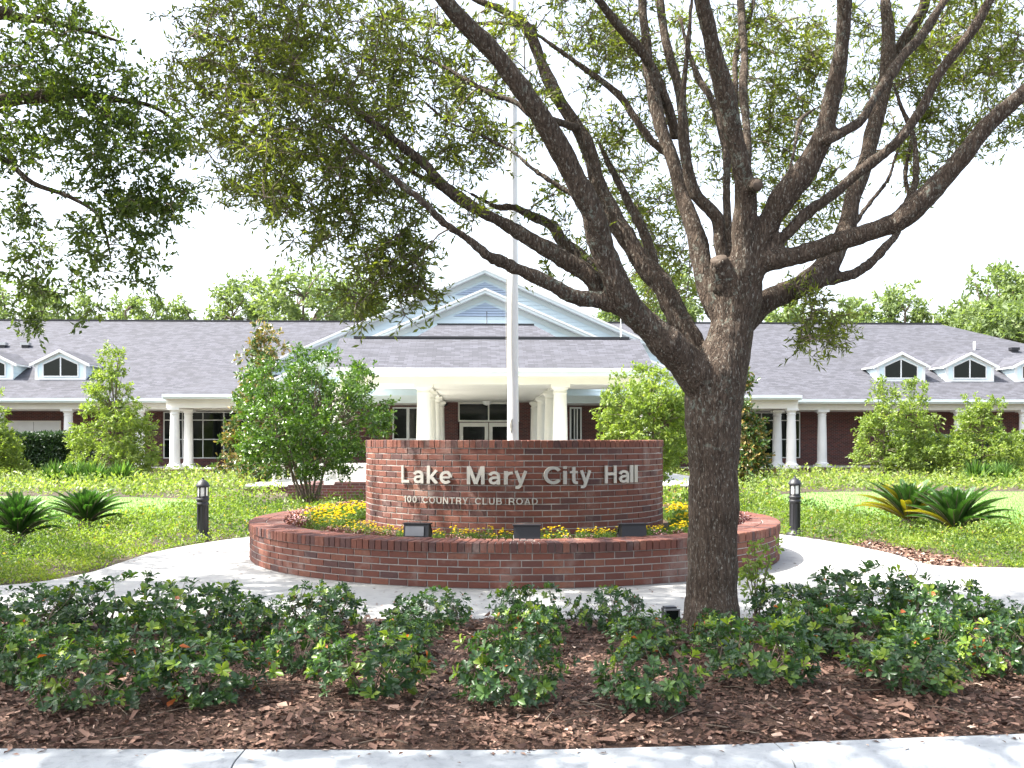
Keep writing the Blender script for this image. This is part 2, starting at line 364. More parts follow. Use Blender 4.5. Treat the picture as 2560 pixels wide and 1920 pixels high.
for i, p in enumerate(kl):
    a = kl[max(i - 1, 0)]; b_ = kl[min(i + 1, len(kl) - 1)]; t = (b_ - a).normalized(); nrm = Vector((t.y, -t.x, 0))
    segs[-1].append((p, nrm))
    if i + 1 < len(kl):
        for cx_ in cuts:
            if p.x < cx_ <= kl[i + 1].x:
                f = (cx_ - p.x) / (kl[i + 1].x - p.x); q = p.lerp(kl[i + 1], f)
                segs[-1].append((q - t * .004, nrm)); segs.append([(q + t * .004, nrm)])
for sg in segs:
    rows = [[(p + nn * w_ + Vector((0, 0, z_))) for w_, z_ in prof] for p, nn in sg]
    mb.grid(rows, 'kerb_concrete', False, False); mb.poly(rows[0], 'kerb_concrete'); mb.poly(rows[-1][::-1], 'kerb_concrete')
# joint filler, dark
for sg in segs[1:]:
    p, nn = sg[0]; t = Vector((-nn.y, nn.x, 0))
    for (w0, z0), (w1, z1) in zip(prof[1:-1], prof[2:]):
        mb.poly([p - t * .01 + nn * w0 + Vector((0, 0, z0 - .012)), p + t * .004 + nn * w0 + Vector((0, 0, z0 - .012)), p + t * .004 + nn * w1 + Vector((0, 0, z1 - .012)), p - t * .01 + nn * w1 + Vector((0, 0, z1 - .012))], 'dark_line')
tag(mb.build('kerb'), kind='structure')
sheet('road', [(-60, -30), (60, -30), (60, 3.75), (-60, 3.75)], -.14, 'asphalt')
# mulch bed, gently mounded
mb = MB(); nx, ny = 90, 36; rowsm = []
def kerbY(x):
    for a, b_ in zip(kl, kl[1:]):
        if a.x <= x <= b_.x: return a.y + (b_.y - a.y) * (x - a.x) / max(b_.x - a.x, 1e-6)
    return kl[0].y if x < kl[0].x else kl[-1].y
def bedz(x, y):
    e = min(1, max(0, (y - kerbY(x)) / .25)); e2 = min(1, max(0, (8.0 - y) / .3))
    return -.012 + .045 * e * e2 + .022 * noise.noise(Vector((x * 1.6, y * 1.6, 0))) * e * e2
for j in range(ny + 1):
    row = []
    for i in range(nx + 1):
        x = -9 + 18 * i / nx; y0 = kerbY(x) - .02; y1 = 8.1; y = y0 + (y1 - y0) * j / ny
        row.append((x, y, bedz(x, y)))
    rowsm.append(row)
mb.grid(rowsm, 'mulch', True, False); tag(mb.build('mulch_bed'), kind='structure')
# path round the planter
PC = W(.03, 12.67); PR = 3.27
core = [(5.9, 10.95), (5.1, 11.05), (4.72, 11.3), (4.72, 12.2), (4.57, 13.2), (4.15, 14.6), (3.3, 15.6), (1.8, 16.5), (0, 16.9), (-1.8, 16.5), (-3.2, 15.4), (-3.87, 14.45), (-4.3, 13.4), (-4.50, 12.4), (-4.5, 11.4), (-4.5, 10.6), (-4.68, 9.95), (-5.1, 9.6), (-6.2, 9.4)]
pc = [W(*p) for p in core]
path_pts = [W(-16, 7.9), W(-5, 7.87), W(0, 7.86), W(5, 7.95), W(16, 8.1), W(16, 10.9), W(8, 10.9)] + smooth_line(pc, 5) + [W(-16, 9.2)]
sheet('path', path_pts, .03, 'path_concrete', .1)
mb = MB()
def score(a, b_, wd=.006):
    t = (b_ - a).normalized(); s_ = Vector((-t.y, t.x, 0)) * wd; mb.poly([a - s_, b_ - s_, b_ + s_, a + s_], 'dark_line')
for k in range(14):
    a0, a1 = R(-42 + k * 3.6), R(-42 + (k + 1) * 3.6)
    score(PC + Vector((math.cos(a0) * 4.75, math.sin(a0) * 4.75, .034)), PC + Vector((math.cos(a1) * 4.75, math.sin(a1) * 4.75, .034)))
for deg in (-160, -125, -90, -55, -20, 15, 165):
    v_ = Vector((math.cos(R(deg)), math.sin(R(deg)), 0)); score(PC + v_ * 3.3 + Vector((0, 0, .034)), PC + v_ * 4.4 + Vector((0, 0, .034)), .003)
tag(mb.build('path_joint'), kind='structure')
lawnL = [(-900, 1073), (0, 1073), (250, 1075), (400, 1079), (440, 1086), (400, 1102), (300, 1120), (150, 1134), (0, 1142), (-900, 1150)]
lawnR = [(1670, 1076), (1700, 1068), (1780, 1064), (1900, 1063), (2212, 1063), (3100, 1063), (3100, 1160), (2212, 1144), (2000, 1130), (1870, 1120), (1750, 1104), (1680, 1090)]
LW = []
for lw in (lawnL, lawnR):
    pts = smooth_line([pZ(x, y) for x, y in lw], 4); LW.append(pts); sheet('lawn', pts, .01, 'lawn')
def inside(poly, X, Y):
    X = np.asarray(X); Y = np.asarray(Y); r = np.zeros(X.shape, bool); n = len(poly)
    for i in range(n):
        x0, y0 = poly[i][0], poly[i][1]; x1, y1 = poly[(i + 1) % n][0], poly[(i + 1) % n][1]
        c_ = ((y0 > Y) != (y1 > Y)) & (X < (x1 - x0) * (Y - y0) / (y1 - y0 + 1e-12) + x0); r ^= c_
    return r
# grass blades on the lawns
n = 60000; sx = rng.uniform(-300, 2600, n); sy = rng.uniform(1062, 1150, n); d = EYE * F / (sy * K - HY); X = (sx * K - CX) / F * d
P = RT[None] * X[:, None] + FW[None] * d[:, None]; ok = inside(LW[0], P[:, 0], P[:, 1]) | inside(LW[1], P[:, 0], P[:, 1]); P = P[ok]; P[:, 2] = .01
n = len(P); D = unit(rng.normal(size=(n, 3)) * [.5, .5, .2] + [0, 0, 1])
tag(link('grass', leaf_mesh('grass', P, D, rdir(n), rng.uniform(.03, .06, n), .012, rng.random(n), 'grass_blade')), 'short pale green lawn grass', 'grass', kind='stuff')
# bark chips
n = 62000; X = rng.uniform(-6.5, 6.5, n); Y = rng.uniform(0, 1, n) ** 1.25; ky = np.array([kerbY(x) for x in X]); Y = ky + .02 + Y * (7.95 - ky)
Z = np.array([bedz(a, b_) for a, b_ in zip(X, Y)]) + rng.uniform(0, .022, n); P = np.stack([X, Y, Z], 1)
D = unit(rng.normal(size=(n, 3)) * [1, 1, .25]); Nn = unit(rng.normal(size=(n, 3)) * .45 + [0, 0, 1]); LL = rng.gamma(3.2, .0078, n) + .007
tag(link('bark_mulch', leaf_mesh('bark_mulch', P, D, Nn, LL, LL * rng.uniform(.25, .6, n), np.clip(rng.beta(2, 2.8, n), 0, 1), 'chip', 'quad')), 'brown bark chips and dry leaves covering the bed', 'mulch', kind='stuff')
# dry leaves blown over the path and the kerb
n = 1500; a = rng.uniform(0, 2 * math.pi, n); r_ = rng.uniform(3.3, 4.8, n); X = PC.x + r_ * np.cos(a); Y = PC.y + r_ * np.sin(a); Z = np.full(n, .036)
X[:700] = rng.uniform(-7, 7, 700); Y[:700] = 7.9 + rng.gamma(1.2, .35, 700); Z[:700] = .036
X[700:900] = rng.uniform(-4, 4, 200); Y[700:900] = [kerbY(x) - rng.gamma(1.0, .05) for x in X[700:900]]; Z[700:900] = .004
P = np.stack([X, Y, Z], 1); LL = rng.uniform(.015, .05, n)
ok = (np.hypot(P[:, 0] - PC.x, P[:, 1] - PC.y) > 3.32) & (inside([(p[0], p[1]) for p in path_pts], P[:, 0], P[:, 1]) | (P[:, 2] < .01)); P = P[ok]; LL = LL[ok]; n = len(P)
tag(link('leaf_litter', leaf_mesh('leaf_litter', P, unit(rng.normal(size=(n, 3)) * [1, 1, .08]), unit(rng.normal(size=(n, 3)) * .15 + [0, 0, 1]), LL, LL * .35, rng.random(n), 'chip', 'narrow')), 'scattered dry brown leaves on the concrete path', 'leaves', kind='stuff')
# fallen twigs on the mulch
mb = MB()
for k in range(70):
    x = rng.uniform(-4, 4); y = kerbY(x) + rng.uniform(.03, 1.6); a = rng.uniform(0, math.pi); l_ = rng.uniform(.1, .38); z = bedz(x, y) + .022
    mb.tube([(x, y, z), (x + math.cos(a) * l_ * .5, y + math.sin(a) * l_ * .5 + rng.normal() * .02, z + .008), (x + math.cos(a) * l_, y + math.sin(a) * l_, z)], [.003, .0025, .0015], 'twig', 5)
tag(mb.build('fallen_twigs'), 'thin dry twigs scattered on the mulch', 'twigs', kind='stuff')

# ------------------------------------------------------------ modelled brickwork on curves
class Bricks:
    def __init__(s): s.v = []; s.f = []; s.t = []
    def brick(s, fn, a0, a1, h0, h1, d0, d1, ch=.004, tint=None):
        """fn(a, h, d): a along, h up, d outwards; d0 back, d1 face"""
        i = len(s.v); t = tint if tint is not None else min(1, max(0, random.betavariate(3.2, 3.0)))
        if tint is None and random.random() < .05: t = random.uniform(.04, .14)
        da = ch / s.R
        for (e, dd) in ((0, d0), (0, d1 - ch), (1, d1)):
            for (a, h) in ((a0 + e * da, h0 + e * ch), (a1 - e * da, h0 + e * ch), (a1 - e * da, h1 - e * ch), (a0 + e * da, h1 - e * ch)): s.v.append(fn(a, h, dd))
        for r_ in (0, 4):
            for k in range(4): s.f.append((i + r_ + k, i + r_ + (k + 1) % 4, i + r_ + 4 + (k + 1) % 4, i + r_ + 4 + k)); s.t.append(t)
        s.f.append((i + 8, i + 9, i + 10, i + 11)); s.t.append(t)
    def build(s, name, parent):
        me = bpy.data.meshes.new(name); me.from_pydata(s.v, [], s.f); at = me.attributes.new('tint', 'FLOAT', 'FACE'); at.data.foreach_set('value', s.t)
        me.materials.append(MATS['brick']); return link(name, me, parent)
def arc_wall(parent, Rr, z0, nc, a0, a1, outward=1, jit=.0018):
    """courses of stretchers on a curve about the parent's origin"""
    B = Bricks(); B.R = Rr
    def fn(a, h, d): return ((Rr + outward * d) * math.cos(a), (Rr + outward * d) * math.sin(a), h)
    step = .203 / Rr; full = abs(a1 - a0) > 6.2; nb = round((a1 - a0) / step); step = (a1 - a0) / nb; j = .010 / Rr
    for c in range(nc):
        off = (c % 2) * .5
        for i in range(nb + (0 if full or off == 0 else 1)):
            s0 = a0 + (i - off) * step; s1 = s0 + step
            if not full: s0 = max(s0, a0); s1 = min(s1, a1)
            if s1 - s0 < step * .2: continue
            e = random.gauss(0, jit); B.brick(fn, s0 + j / 2, s1 - j / 2, z0 + c * .0677 + .005, z0 + (c + 1) * .0677 - .005, -.05, e)
    return B
def rowlock(B, Rr, Rin, z0, z1, a0, a1, pitch=.0715):
    n = round((a1 - a0) * Rr / pitch); st = (a1 - a0) / n; j = .009 / Rr
    def fnT(a, h, d):                     # a brick standing on edge whose long side runs inwards; build as box with chamfered top
        return ((h) * math.cos(a), (h) * math.sin(a), d)
    for i in range(n):
        s0, s1 = a0 + i * st + j / 2, a0 + (i + 1) * st - j / 2; e = random.gauss(0, .0025)
        t = min(1, max(0, random.betavariate(2, 2))) if random.random() > .16 else random.uniform(.04, .16)
        B.brick(fnT, s0, s1, Rin, Rr + e, z0, z1 + random.gauss(0, .002), .005, t)
def mortar(mb, Rr, z0, z1, a0, a1, n=96, m='mortar'):
    rows = [[(Rr * math.cos(a0 + (a1 - a0) * k / n), Rr * math.sin(a0 + (a1 - a0) * k / n), z) for k in range(n + 1)] for z in (z0, z1)]
    mb.grid(rows, m, True, False)
def ringtop(mb, r0, r1, z, a0, a1, m='mortar', n=96):
    rows = [[(r_ * math.cos(a0 + (a1 - a0) * k / n), r_ * math.sin(a0 + (a1 - a0) * k / n), z) for k in range(n + 1)] for r_ in (r0, r1)]
    mb.grid(rows, m, True, False)
TAU = 2 * math.pi
pl = thing('brick_planter', 'round raised brick planter wall circling the sign and its flower bed', 'planter', (PC.x, PC.y, .03))
B = arc_wall(pl, PR - .012, .0, 5, 0, TAU); B.build('wall', pl)
zc = 5 * .0677
B = Bricks(); B.R = PR; rowlock(B, PR, PR - .20, zc + .004, zc + .098, 0, TAU); rowlock(B, PR - .212, PR - .41, zc + .004, zc + .098, 0, TAU); B.build('coping', pl)
mb = MB(); mortar(mb, PR - .02, -.02, zc + .088, 0, TAU); mortar(mb, PR - .41, .1, zc + .09, 0, TAU); ringtop(mb, PR - .41, PR - .008, zc + .086, 0, TAU); mb.build('mortar_core', pl)
mb = MB(); rws = [[((PR - .4) * q * math.cos(a), (PR - .4) * q * math.sin(a), .33 + .03 * (1 - q) + .012 * noise.noise(Vector((q * 9 * math.cos(a), q * 9 * math.sin(a), 0)))) for a in [TAU * k / 48 for k in range(48)]] for q in (1, .85, .7, .5, .3, .02)]
mb.grid(rws, 'mulch'); mb.build('bed_soil', pl)

SR = 1.87; AN = -math.pi / 2 - PSI
sa0, sa1 = AN - R(96), AN + R(96)
sg = thing('brick_sign_wall', 'curved brick wall sign with raised metal lettering behind the floodlights', 'sign', (PC.x, PC.y, 0))
zt = EYE - .002; zr = zt - .088; nc = 15; zb = zr - nc * .0677
B = arc_wall(sg, SR, zb, nc, sa0, sa1); B.build('wall', sg)
B = arc_wall(sg, SR - .30, zb, nc, sa0, sa1, -1); B.build('back_wall', sg)
B = Bricks(); B.R = SR; rowlock(B, SR + .004, SR - .305, zr + .005, zt, sa0, sa1); B.build('coping', sg)
mb = MB(); mortar(mb, SR - .008, zb, zt - .012, sa0, sa1); mortar(mb, SR - .292, zb, zt - .012, sa0, sa1); ringtop(mb, SR - .292, SR - .008, zt - .012, sa0, sa1)
for a in (sa0, sa1): mb.poly([(r_ * math.cos(a), r_ * math.sin(a), z) for r_, z in ((SR - .01, zb), (SR - .29, zb), (SR - .29, zt - .01), (SR - .01, zt - .01))], 'brick_wall')
mb.build('mortar_core', sg)
def hit_angle(px):                        # photo column -> angle on the sign face
    d_ = FW + RT * ((px - CX) / F); d_ = d_[:2] / np.linalg.norm(d_[:2]); c_ = np.array([PC.x, PC.y]); rr = SR + .02
    bq = d_ @ c_; disc = bq * bq - (c_ @ c_ - rr * rr); t = bq - math.sqrt(max(disc, 0)); p = d_ * t - c_
    return math.atan2(p[1], p[0])
def arc(cx_, cy_, rx, ry, a0, a1, n=18): return [(cx_ + rx * math.cos(R(a0 + (a1 - a0) * k / n)), cy_ + ry * math.sin(R(a0 + (a1 - a0) * k / n))) for k in range(n + 1)]
GL = {'L': [([(.1, 1), (.1, 0)], .2), ([(.1, .09), (.62, .09)], .18)],
 'a': [([(.47, 0), (.47, .46)] + arc(.27, .46, .20, .19, 0, 168, 12), .17), ([(.47, .40), (.33, .385)] + arc(.245, .225, .155, .15, 95, 285, 12) + [(.38, .12), (.47, .22)], .16)],
 'k': [([(.1, 1), (.1, 0)], .19), ([(.14, .27), (.52, .745)], .17), ([(.24, .40), (.54, -.01)], .19)],
 'e': [([(.12, .365), (.52, .365)], .13), (arc(.32, .365, .235, .285, 0, 318, 24), .18)],
 'M': [([(.1, 0), (.1, 1)], .19), ([(.80, 0), (.80, 1)], .19), ([(.13, 1.0), (.45, .02)], .19), ([(.77, 1.0), (.45, .02)], .19)],
 'r': [([(.1, .74), (.1, 0)], .19), ([(.1, .40), (.15, .55), (.24, .625), (.40, .64)], .17)],
 'y': [([(.07, .75), (.30, .06)], .18), ([(.54, .75), (.31, .06), (.25, -.10), (.17, -.16), (.04, -.155)], .17)],
 'C': [(arc(.44, .5, .35, .41, 38, 322, 26), .19)], 'i': [([(.1, .74), (.1, 0)], .2), ([(.1, 1), (.1, .85)], .2)],
 't': [([(.2, .94), (.2, .2), (.24, .11), (.30, .08), (.40, .08)], .18), ([(.01, .665), (.40, .665)], .14)],
 'H': [([(.1, 0), (.1, 1)], .2), ([(.68, 0), (.68, 1)], .2), ([(.1, .53), (.68, .53)], .18)], 'l': [([(.1, 1), (.1, 0)], .2)],
 '1': [([(.34, 0), (.34, 1)], .2), ([(.06, .70), (.28, .84)], .15)], '0': [(arc(.3, .5, .22, .41, 0, 360, 26), .19)], 'O': [(arc(.44, .5, .35, .41, 0, 360, 30), .19)],
 'U': [([(.1, 1), (.1, .34)] + arc(.37, .34, .27, .25, 180, 360, 12) + [(.64, 1)], .19)], 'N': [([(.1, 0), (.1, 1)], .19), ([(.66, 0), (.66, 1)], .19), ([(.12, 1.0), (.64, 0)], .19)],
 'T': [([(.36, 0), (.36, .95)], .2), ([(0, .91), (.72, .91)], .18)], 'R': [([(.1, 0), (.1, 1)], .2), ([(.1, .91), (.42, .91)] + arc(.42, .70, .20, .21, 90, -90, 10) + [(.1, .49)], .18), ([(.40, .46), (.56, .36), (.60, .2), (.63, 0)], .18)],
 'Y': [([(.04, 1.02), (.37, .42)], .19), ([(.70, 1.02), (.37, .42)], .19), ([(.37, .46), (.37, 0)], .2)],
 'B': [([(.1, 0), (.1, 1)], .2), ([(.1, .91), (.40, .91)] + arc(.40, .725, .17, .185, 90, -90, 10) + [(.1, .54)], .17), ([(.1, .53), (.42, .53)] + arc(.42, .31, .21, .22, 90, -90, 10) + [(.1, .09)], .17)],
 'A': [([(.07, -.01), (.38, 1.0)], .19), ([(.69, -.01), (.38, 1.0)], .19), ([(.19, .28), (.57, .28)], .16)],
 'D': [([(.1, 0), (.1, 1)], .2), ([(.1, .91), (.32, .91)] + arc(.32, .5, .33, .41, 90, -90, 14) + [(.1, .09)], .18)]}
def letter(ch, x0, x1, zbase, cap, thick=.018):
    """strokes of a plain bold sans letter, bent onto the brick face; x0..x1 are its edges across the photograph"""
    V = []; Fc = []
    for si, (pts, wd) in enumerate(GL[ch]):
        P_ = np.array(pts, float); keep = [0] + [k for k in range(1, len(P_)) if np.linalg.norm(P_[k] - P_[k - 1]) > 1e-4]; P_ = P_[keep]; closed = np.linalg.norm(P_[0] - P_[-1]) < 1e-3
        if len(P_) == 2: P_ = np.array([P_[0] + (P_[1] - P_[0]) * t for t in np.linspace(0, 1, 5)])
        n = len(P_); i0 = len(V)
        for k in range(n):
            a = P_[k] - P_[k - 1] if k > 0 else (P_[0] - P_[-2] if closed else P_[1] - P_[0]); b_ = P_[k + 1] - P_[k] if k < n - 1 else (P_[1] - P_[0] if closed else P_[-1] - P_[-2])
            a = a / np.linalg.norm(a); b_ = b_ / np.linalg.norm(b_); t = a + b_; t /= max(np.linalg.norm(t), 1e-6); nn_ = np.array([-t[1], t[0]]); m_ = 1 / max(.6, np.dot(t, a))
            for sg_ in (1, -1):
                q = P_[k] + nn_ * sg_ * wd * (.88 if cap > .1 else .78) / 2 * m_; q[1] = min(1.0, q[1]) if q[1] > .9 else q[1]
                if P_[:, 1].min() > -.05: q[1] = max(0, q[1])
                for dz in (0, 1): V.append((q[0], q[1], dz * (1 - .02 * si)))
        for k in range(n - 1):
            a = i0 + k * 4; b_ = a + 4
            Fc += [(a + 1, b_ + 1, b_ + 3, a + 3), (a, a + 2, b_ + 2, b_), (a, b_, b_ + 1, a + 1), (a + 2, a + 3, b_ + 3, b_ + 2)]
        if not closed: e = i0 + (n - 1) * 4; Fc += [(i0, i0 + 1, i0 + 3, i0 + 2), (e, e + 2, e + 3, e + 1)]
    V = np.array(V); a0 = hit_angle(900 + x0 / 2.765); a1 = hit_angle(900 + x1 / 2.765); mn, mx = V[:, 0].min(), V[:, 0].max(); ang = a0 + (a1 - a0) * (V[:, 0] - mn) / (mx - mn)
    rr = SR + .012 + V[:, 2] * thick
    me = bpy.data.meshes.new('letter'); me.from_pydata(np.stack([rr * np.cos(ang), rr * np.sin(ang), zbase + V[:, 1] * cap], 1).tolist(), [], Fc); me.materials.append(MATS['letter_metal']); me.update()
    link('letter', me, sg)
for ch, x0, x1 in (('L', 290, 343), ('a', 372, 441), ('k', 465, 541), ('e', 553, 638), ('M', 740, 862), ('a', 888, 969), ('r', 995, 1058), ('y', 1068, 1156),
                   ('C', 1270, 1386), ('i', 1404, 1429), ('t', 1450, 1504), ('y', 1520, 1596), ('H', 1691, 1771), ('a', 1786, 1856), ('l', 1863, 1885), ('l', 1894, 1916)):
    letter(ch, x0, x1, .957, .198)
for word, x0, x1 in (('100', 302, 393), ('COUNTRY', 432, 745), ('CLUB', 795, 981), ('ROAD', 1028, 1229)):
    ws = {'1': .55, '0': .95, 'I': .4, 'O': 1.15, 'C': 1.05, 'M': 1.2, 'L': .85}; gap = .28
    tot = sum(ws.get(c, 1.0) for c in word) + gap * (len(word) - 1); x = x0
    for c in word:
        wd = ws.get(c, 1.0) / tot * (x1 - x0); letter(c, x, x + wd, .738, .074, .012); x += wd + gap / tot * (x1 - x0)

# ------------------------------------------------------------ flagpole
fp = pD(1108, 950, 13.75); pole = thing('flagpole', 'tall tapered white flagpole rising behind the brick sign', 'flagpole', (fp.x, fp.y, .3))
mb = MB(); mb.lathe([(.13, 0), (.13, .03), (.085, .05), (.081, .4), (.079, 1.2), (.066, 5), (.045, 7.6), (.032, 9.4), (.028, 9.5)], 'pole_white', n=24); mb.build('pole', pole)
mb = MB(); mb.lathe([(.0, 9.5), (.05, 9.53), (.07, 9.58), (.05, 9.63), (0, 9.66)][1:-1], 'grey_metal', n=14); mb.build('finial', pole)
mb = MB()
for s_, bow in ((-.055, -.05), (-.035, .0)):
    q = []
    for k in range(30):
        u = k / 29; z = 1.3 + u * 8.1; sw = math.sin(u * math.pi * 3) * .012
        q.append((s_ * (1 - .3 * u) + bow * math.sin(math.pi * min(1, u * 2.6)) * (u < .385) + sw * .5, -.078 * (1 - .45 * u) - .02 + sw, z))
    mb.tube(q, [.0045] * 30, 'rope', 5)
mb.build('halyard', pole)
mb = MB(); mb.obox((-.015, -.10, 1.33), (.008, 0, 0), (0, .012, 0), (.004, 0, .10), 'grey_metal'); mb.obox((-.015, -.09, 1.33), (.015, 0, 0), (0, .02, 0), (0, 0, .02), 'grey_metal')
for k in range(5): mb.tube([(-.03 + .01 * math.sin(t_) , -.115 + .003 * k, 1.33 + .085 * math.cos(t_)) for t_ in [j * TAU / 10 for j in range(11)]], [.006] * 11, 'rope', 5)
mb.build('cleat', pole)

# ------------------------------------------------------------ floodlights
FLP = []
def floodlight(x, y, D, rz, label, plate=False):
    p = pD(x, y, D); t = thing('floodlight', label, 'floodlight', (p.x, p.y, .415), 'floodlights in the planter', rz); t.scale = (1.15, 1.15, 1.15); FLP.append((p.x, p.y))
    mb = MB(); w_ = .115                     # wedge housing, glass towards the sign (+y), leaning back
    sec = [(-.055, .02), (.045, .02), (.075, .06), (.03, .145), (-.035, .15)]
    mb_pts = [[(xx, yy, zz) for yy, zz in sec] for xx in (-w_, w_)]
    wt = [(-w_ * 1.0, 0), (w_ * 1.0, 0)]
    rows = [[(-w_ + .008, a * .93, b_ * .97 + .002) for a, b_ in sec], [(-w_, a, b_) for a, b_ in sec], [(w_, a, b_) for a, b_ in sec], [(w_ - .008 + .0, a * .93, b_ * .97 + .002) for a, b_ in sec]]
    mb.grid(rows, 'black_metal', False, True); mb.poly(rows[0], 'black_metal'); mb.poly(rows[-1][::-1], 'black_metal')
    mb.obox((0, -.004, .153), (w_ + .008, 0, 0), (0, .05, -.001), (0, 0, .005), 'black_metal')
    mb.build('housing', t)
    mb = MB(); mb.obox((0, .055, .103), (w_ - .015, 0, 0), (0, -.024, .045), (0, .0045, .002), 'lamp_glass'); mb.build('lens', t)
    mb = MB(); mb.box(-.02, .02, -.02, .02, -.12, .03, 'black_metal'); mb.box(-w_ * .6, w_ * .6, -.01, .01, .004, .018, 'black_metal'); mb.build('bracket', t)
    if plate:
        mb = MB(); mb.obox((-.01, -.056, .088), (w_ - .03, 0, 0), (0, .003, 0), (0, .006, .042), 'dull_metal'); mb.build('plate', t)
    return t
floodlight(902, 1160, 10.15, R(-14), 'black floodlight with a silver back plate, left of the sign front', True)
floodlight(1138, 1163, 9.95, R(0), 'black floodlight square to the middle of the sign wall')
floodlight(1366, 1158, 10.1, R(12), 'black floodlight under the word Hall of the sign')
# small ground light near the trunk
p = pZ(1447, 1348, .03); gl = thing('ground_spotlight', 'small grey framed spotlight on the path edge beside the tree trunk', 'spotlight', (p.x, p.y, .0), None, R(8))
mb = MB(); mb.box(-.052, .052, -.05, .05, .04, .15, 'black_metal'); mb.box(-.045, .045, -.03, .04, .15, .165, 'black_metal'); mb.build('housing', gl)
mb = MB()
for bx in ((-.062, -.050, .035, .155), (.050, .062, .035, .155), (-.05, .05, .143, .155), (-.05, .05, .035, .047)): mb.box(bx[0], bx[1], -.062, -.046, bx[2], bx[3], 'grey_metal')
mb.build('bezel', gl)
mb = MB(); mb.box(-.049, .049, -.055, -.0505, .048, .142, 'glass_dark'); mb.build('lens', gl)
mb = MB(); mb.tube([(0, 0, -.03), (0, 0, .04)], [.012, .012], 'black_metal', 8); mb.build('stake', gl)

# ------------------------------------------------------------ bollard lamps
def bollard(x, y, label):
    p = pZ(x, y); t = thing('bollard_lamp', label, 'bollard lamp', (p.x, p.y, 0), 'black bollard lamps by the path')
    mb = MB(); n = 16
    mb.lathe([(.125, 0), (.125, .04), (.10, .06), (.082, .09), (.078, .12), (.076, .50), (.088, .51), (.088, .535), (.078, .545), (.078, .56), (.090, .57), (.092, .60), (.07, .615)], 'black_metal', n=n); 
    for k in range(8):
        a = TAU * k / 8; mb.obox((.077 * math.cos(a), .077 * math.sin(a), .30), (.004 * math.cos(a), .004 * math.sin(a), 0), (-.012 * math.sin(a), .012 * math.cos(a), 0), (0, 0, .19), 'black_metal')
    mb.build('post', t)
    mb = MB()
    for k in range(6):
        a = TAU * k / 6 + .2; mb.obox((.078 * math.cos(a), .078 * math.sin(a), .69), (.006 * math.cos(a), .006 * math.sin(a), 0), (-.010 * math.sin(a), .010 * math.cos(a), 0), (0, 0, .085), 'black_metal')
    mb.lathe([(.086, .615), (.086, .635), (.07, .637)], 'black_metal', n=6); mb.lathe([(.086, .76), (.088, .775), (.075, .777)], 'black_metal', n=6); mb.build('cage', t)
    mb = MB(); mb.lathe([(.066, .62), (.068, .65), (.068, .75), (.06, .77)], 'lamp_glass', n=16); mb.build('lens', t)
    mb = MB(); mb.lathe([(.098, .772), (.100, .785), (.092, .80), (.075, .835), (.045, .86), (.03, .868), (.02, .873), (.013, .885), (.016, .893), (.006, .905)], 'black_metal', n=16); mb.build('cap', t)
bollard(438, 1167, 'black bollard lamp standing in groundcover left of the planter')
bollard(1717, 1158, 'black bollard lamp standing in groundcover right of the tree trunk')
for x, y, lb in ((300, 1135, 'left'),): pass

exec_part2 = True
# ------------------------------------------------------------ city hall
BL = Vector((.4, 46, 0)); hall = thing('city_hall', 'long brick city hall with grey shingle roofs, pale blue gables and white columns', 'building', BL)
def bp(name, mb, parent=None):
    mb.v = [(x - BL.x, y - BL.y, z) for x, y, z in mb.v]
    return mb.build(name, parent or hall)
def sX(xs, ys, Y): q = pY(xs / K, ys / K, Y); return q.x, q.z        # source pixel -> (x, z) on plane Y
YW, YC, YE = 49.6, 47.0, 46.3          # wall, colonnade, eaves
XL, XR = -42.0, sX(2355, 812, 57)[0] + 10.6
EZ, RS = 3.36, .45; RY = 57.0; RZ = EZ + RS * (RY - YE)
xr = XR - (RY - YE)
mb = MB()                              # main wing roof: front slope, hip end, back slope
mb.poly([(XL, YE, EZ), (XR, YE, EZ), (xr, RY, RZ), (XL, RY, RZ)], 'shingles')
mb.poly([(XR, YE, EZ), (XR, 2 * RY - YE, EZ), (xr, RY, RZ)], 'shingles')
mb.poly([(XL, RY, RZ), (xr, RY, RZ), (XR, 2 * RY - YE, EZ), (XL, 2 * RY - YE, EZ)], 'shingles')
mb.poly([(XL, YE, EZ), (XL, RY, RZ), (XL, 2 * RY - YE, EZ)], 'siding')
roof = bp('roof', mb)
mb = MB(); mb.box(XL, xr, RY - .12, RY + .12, RZ - .03, RZ + .06, 'dark_line'); bp('ridge_vent', mb, roof)
mb = MB()                              # eaves fascia, gutter, soffit, beam
for a, b_ in ((XL, -16.5), (17.0, XR)): 
    pass
bayL = (sX(415, 1000, 44.8)[0], -8.4); bayR = (9.6, sX(1995, 1000, 44.8)[0])
def eave(mb, x0, x1, y, ztop, ycol):
    mb.box(x0, x1, y - .02, y + .1, ztop - .20, ztop - .012, 'fascia_blue'); mb.box(x0, x1, y - .10, y - .02, ztop - .13, ztop - .004, 'fascia_blue')
    mb.box(x0, x1, y + .1, ycol - .2, ztop - .22, ztop - .18, 'cream_paint'); mb.box(x0, x1, ycol - .2, ycol + .2, 2.87, ztop - .15, 'cream_paint')
    mb.box(x0, x1, ycol - .225, ycol - .2, ztop - .33, ztop - .22, 'white_trim')
eave(mb, XL, bayL[0] + .1, YE, EZ, YC); bp('eaves', mb); mb = MB(); eave(mb, bayR[1] - .1, XR, YE, EZ, YC)
bp('eaves', mb)
for a, b_ in ((XL, -9.4), (9.9, XR)):
    mb = MB(); mb.box(a, b_, YC + .2, YW, 2.86, 2.90, 'cream_paint'); bp('porch_ceiling', mb)
mb = MB()                              # walls
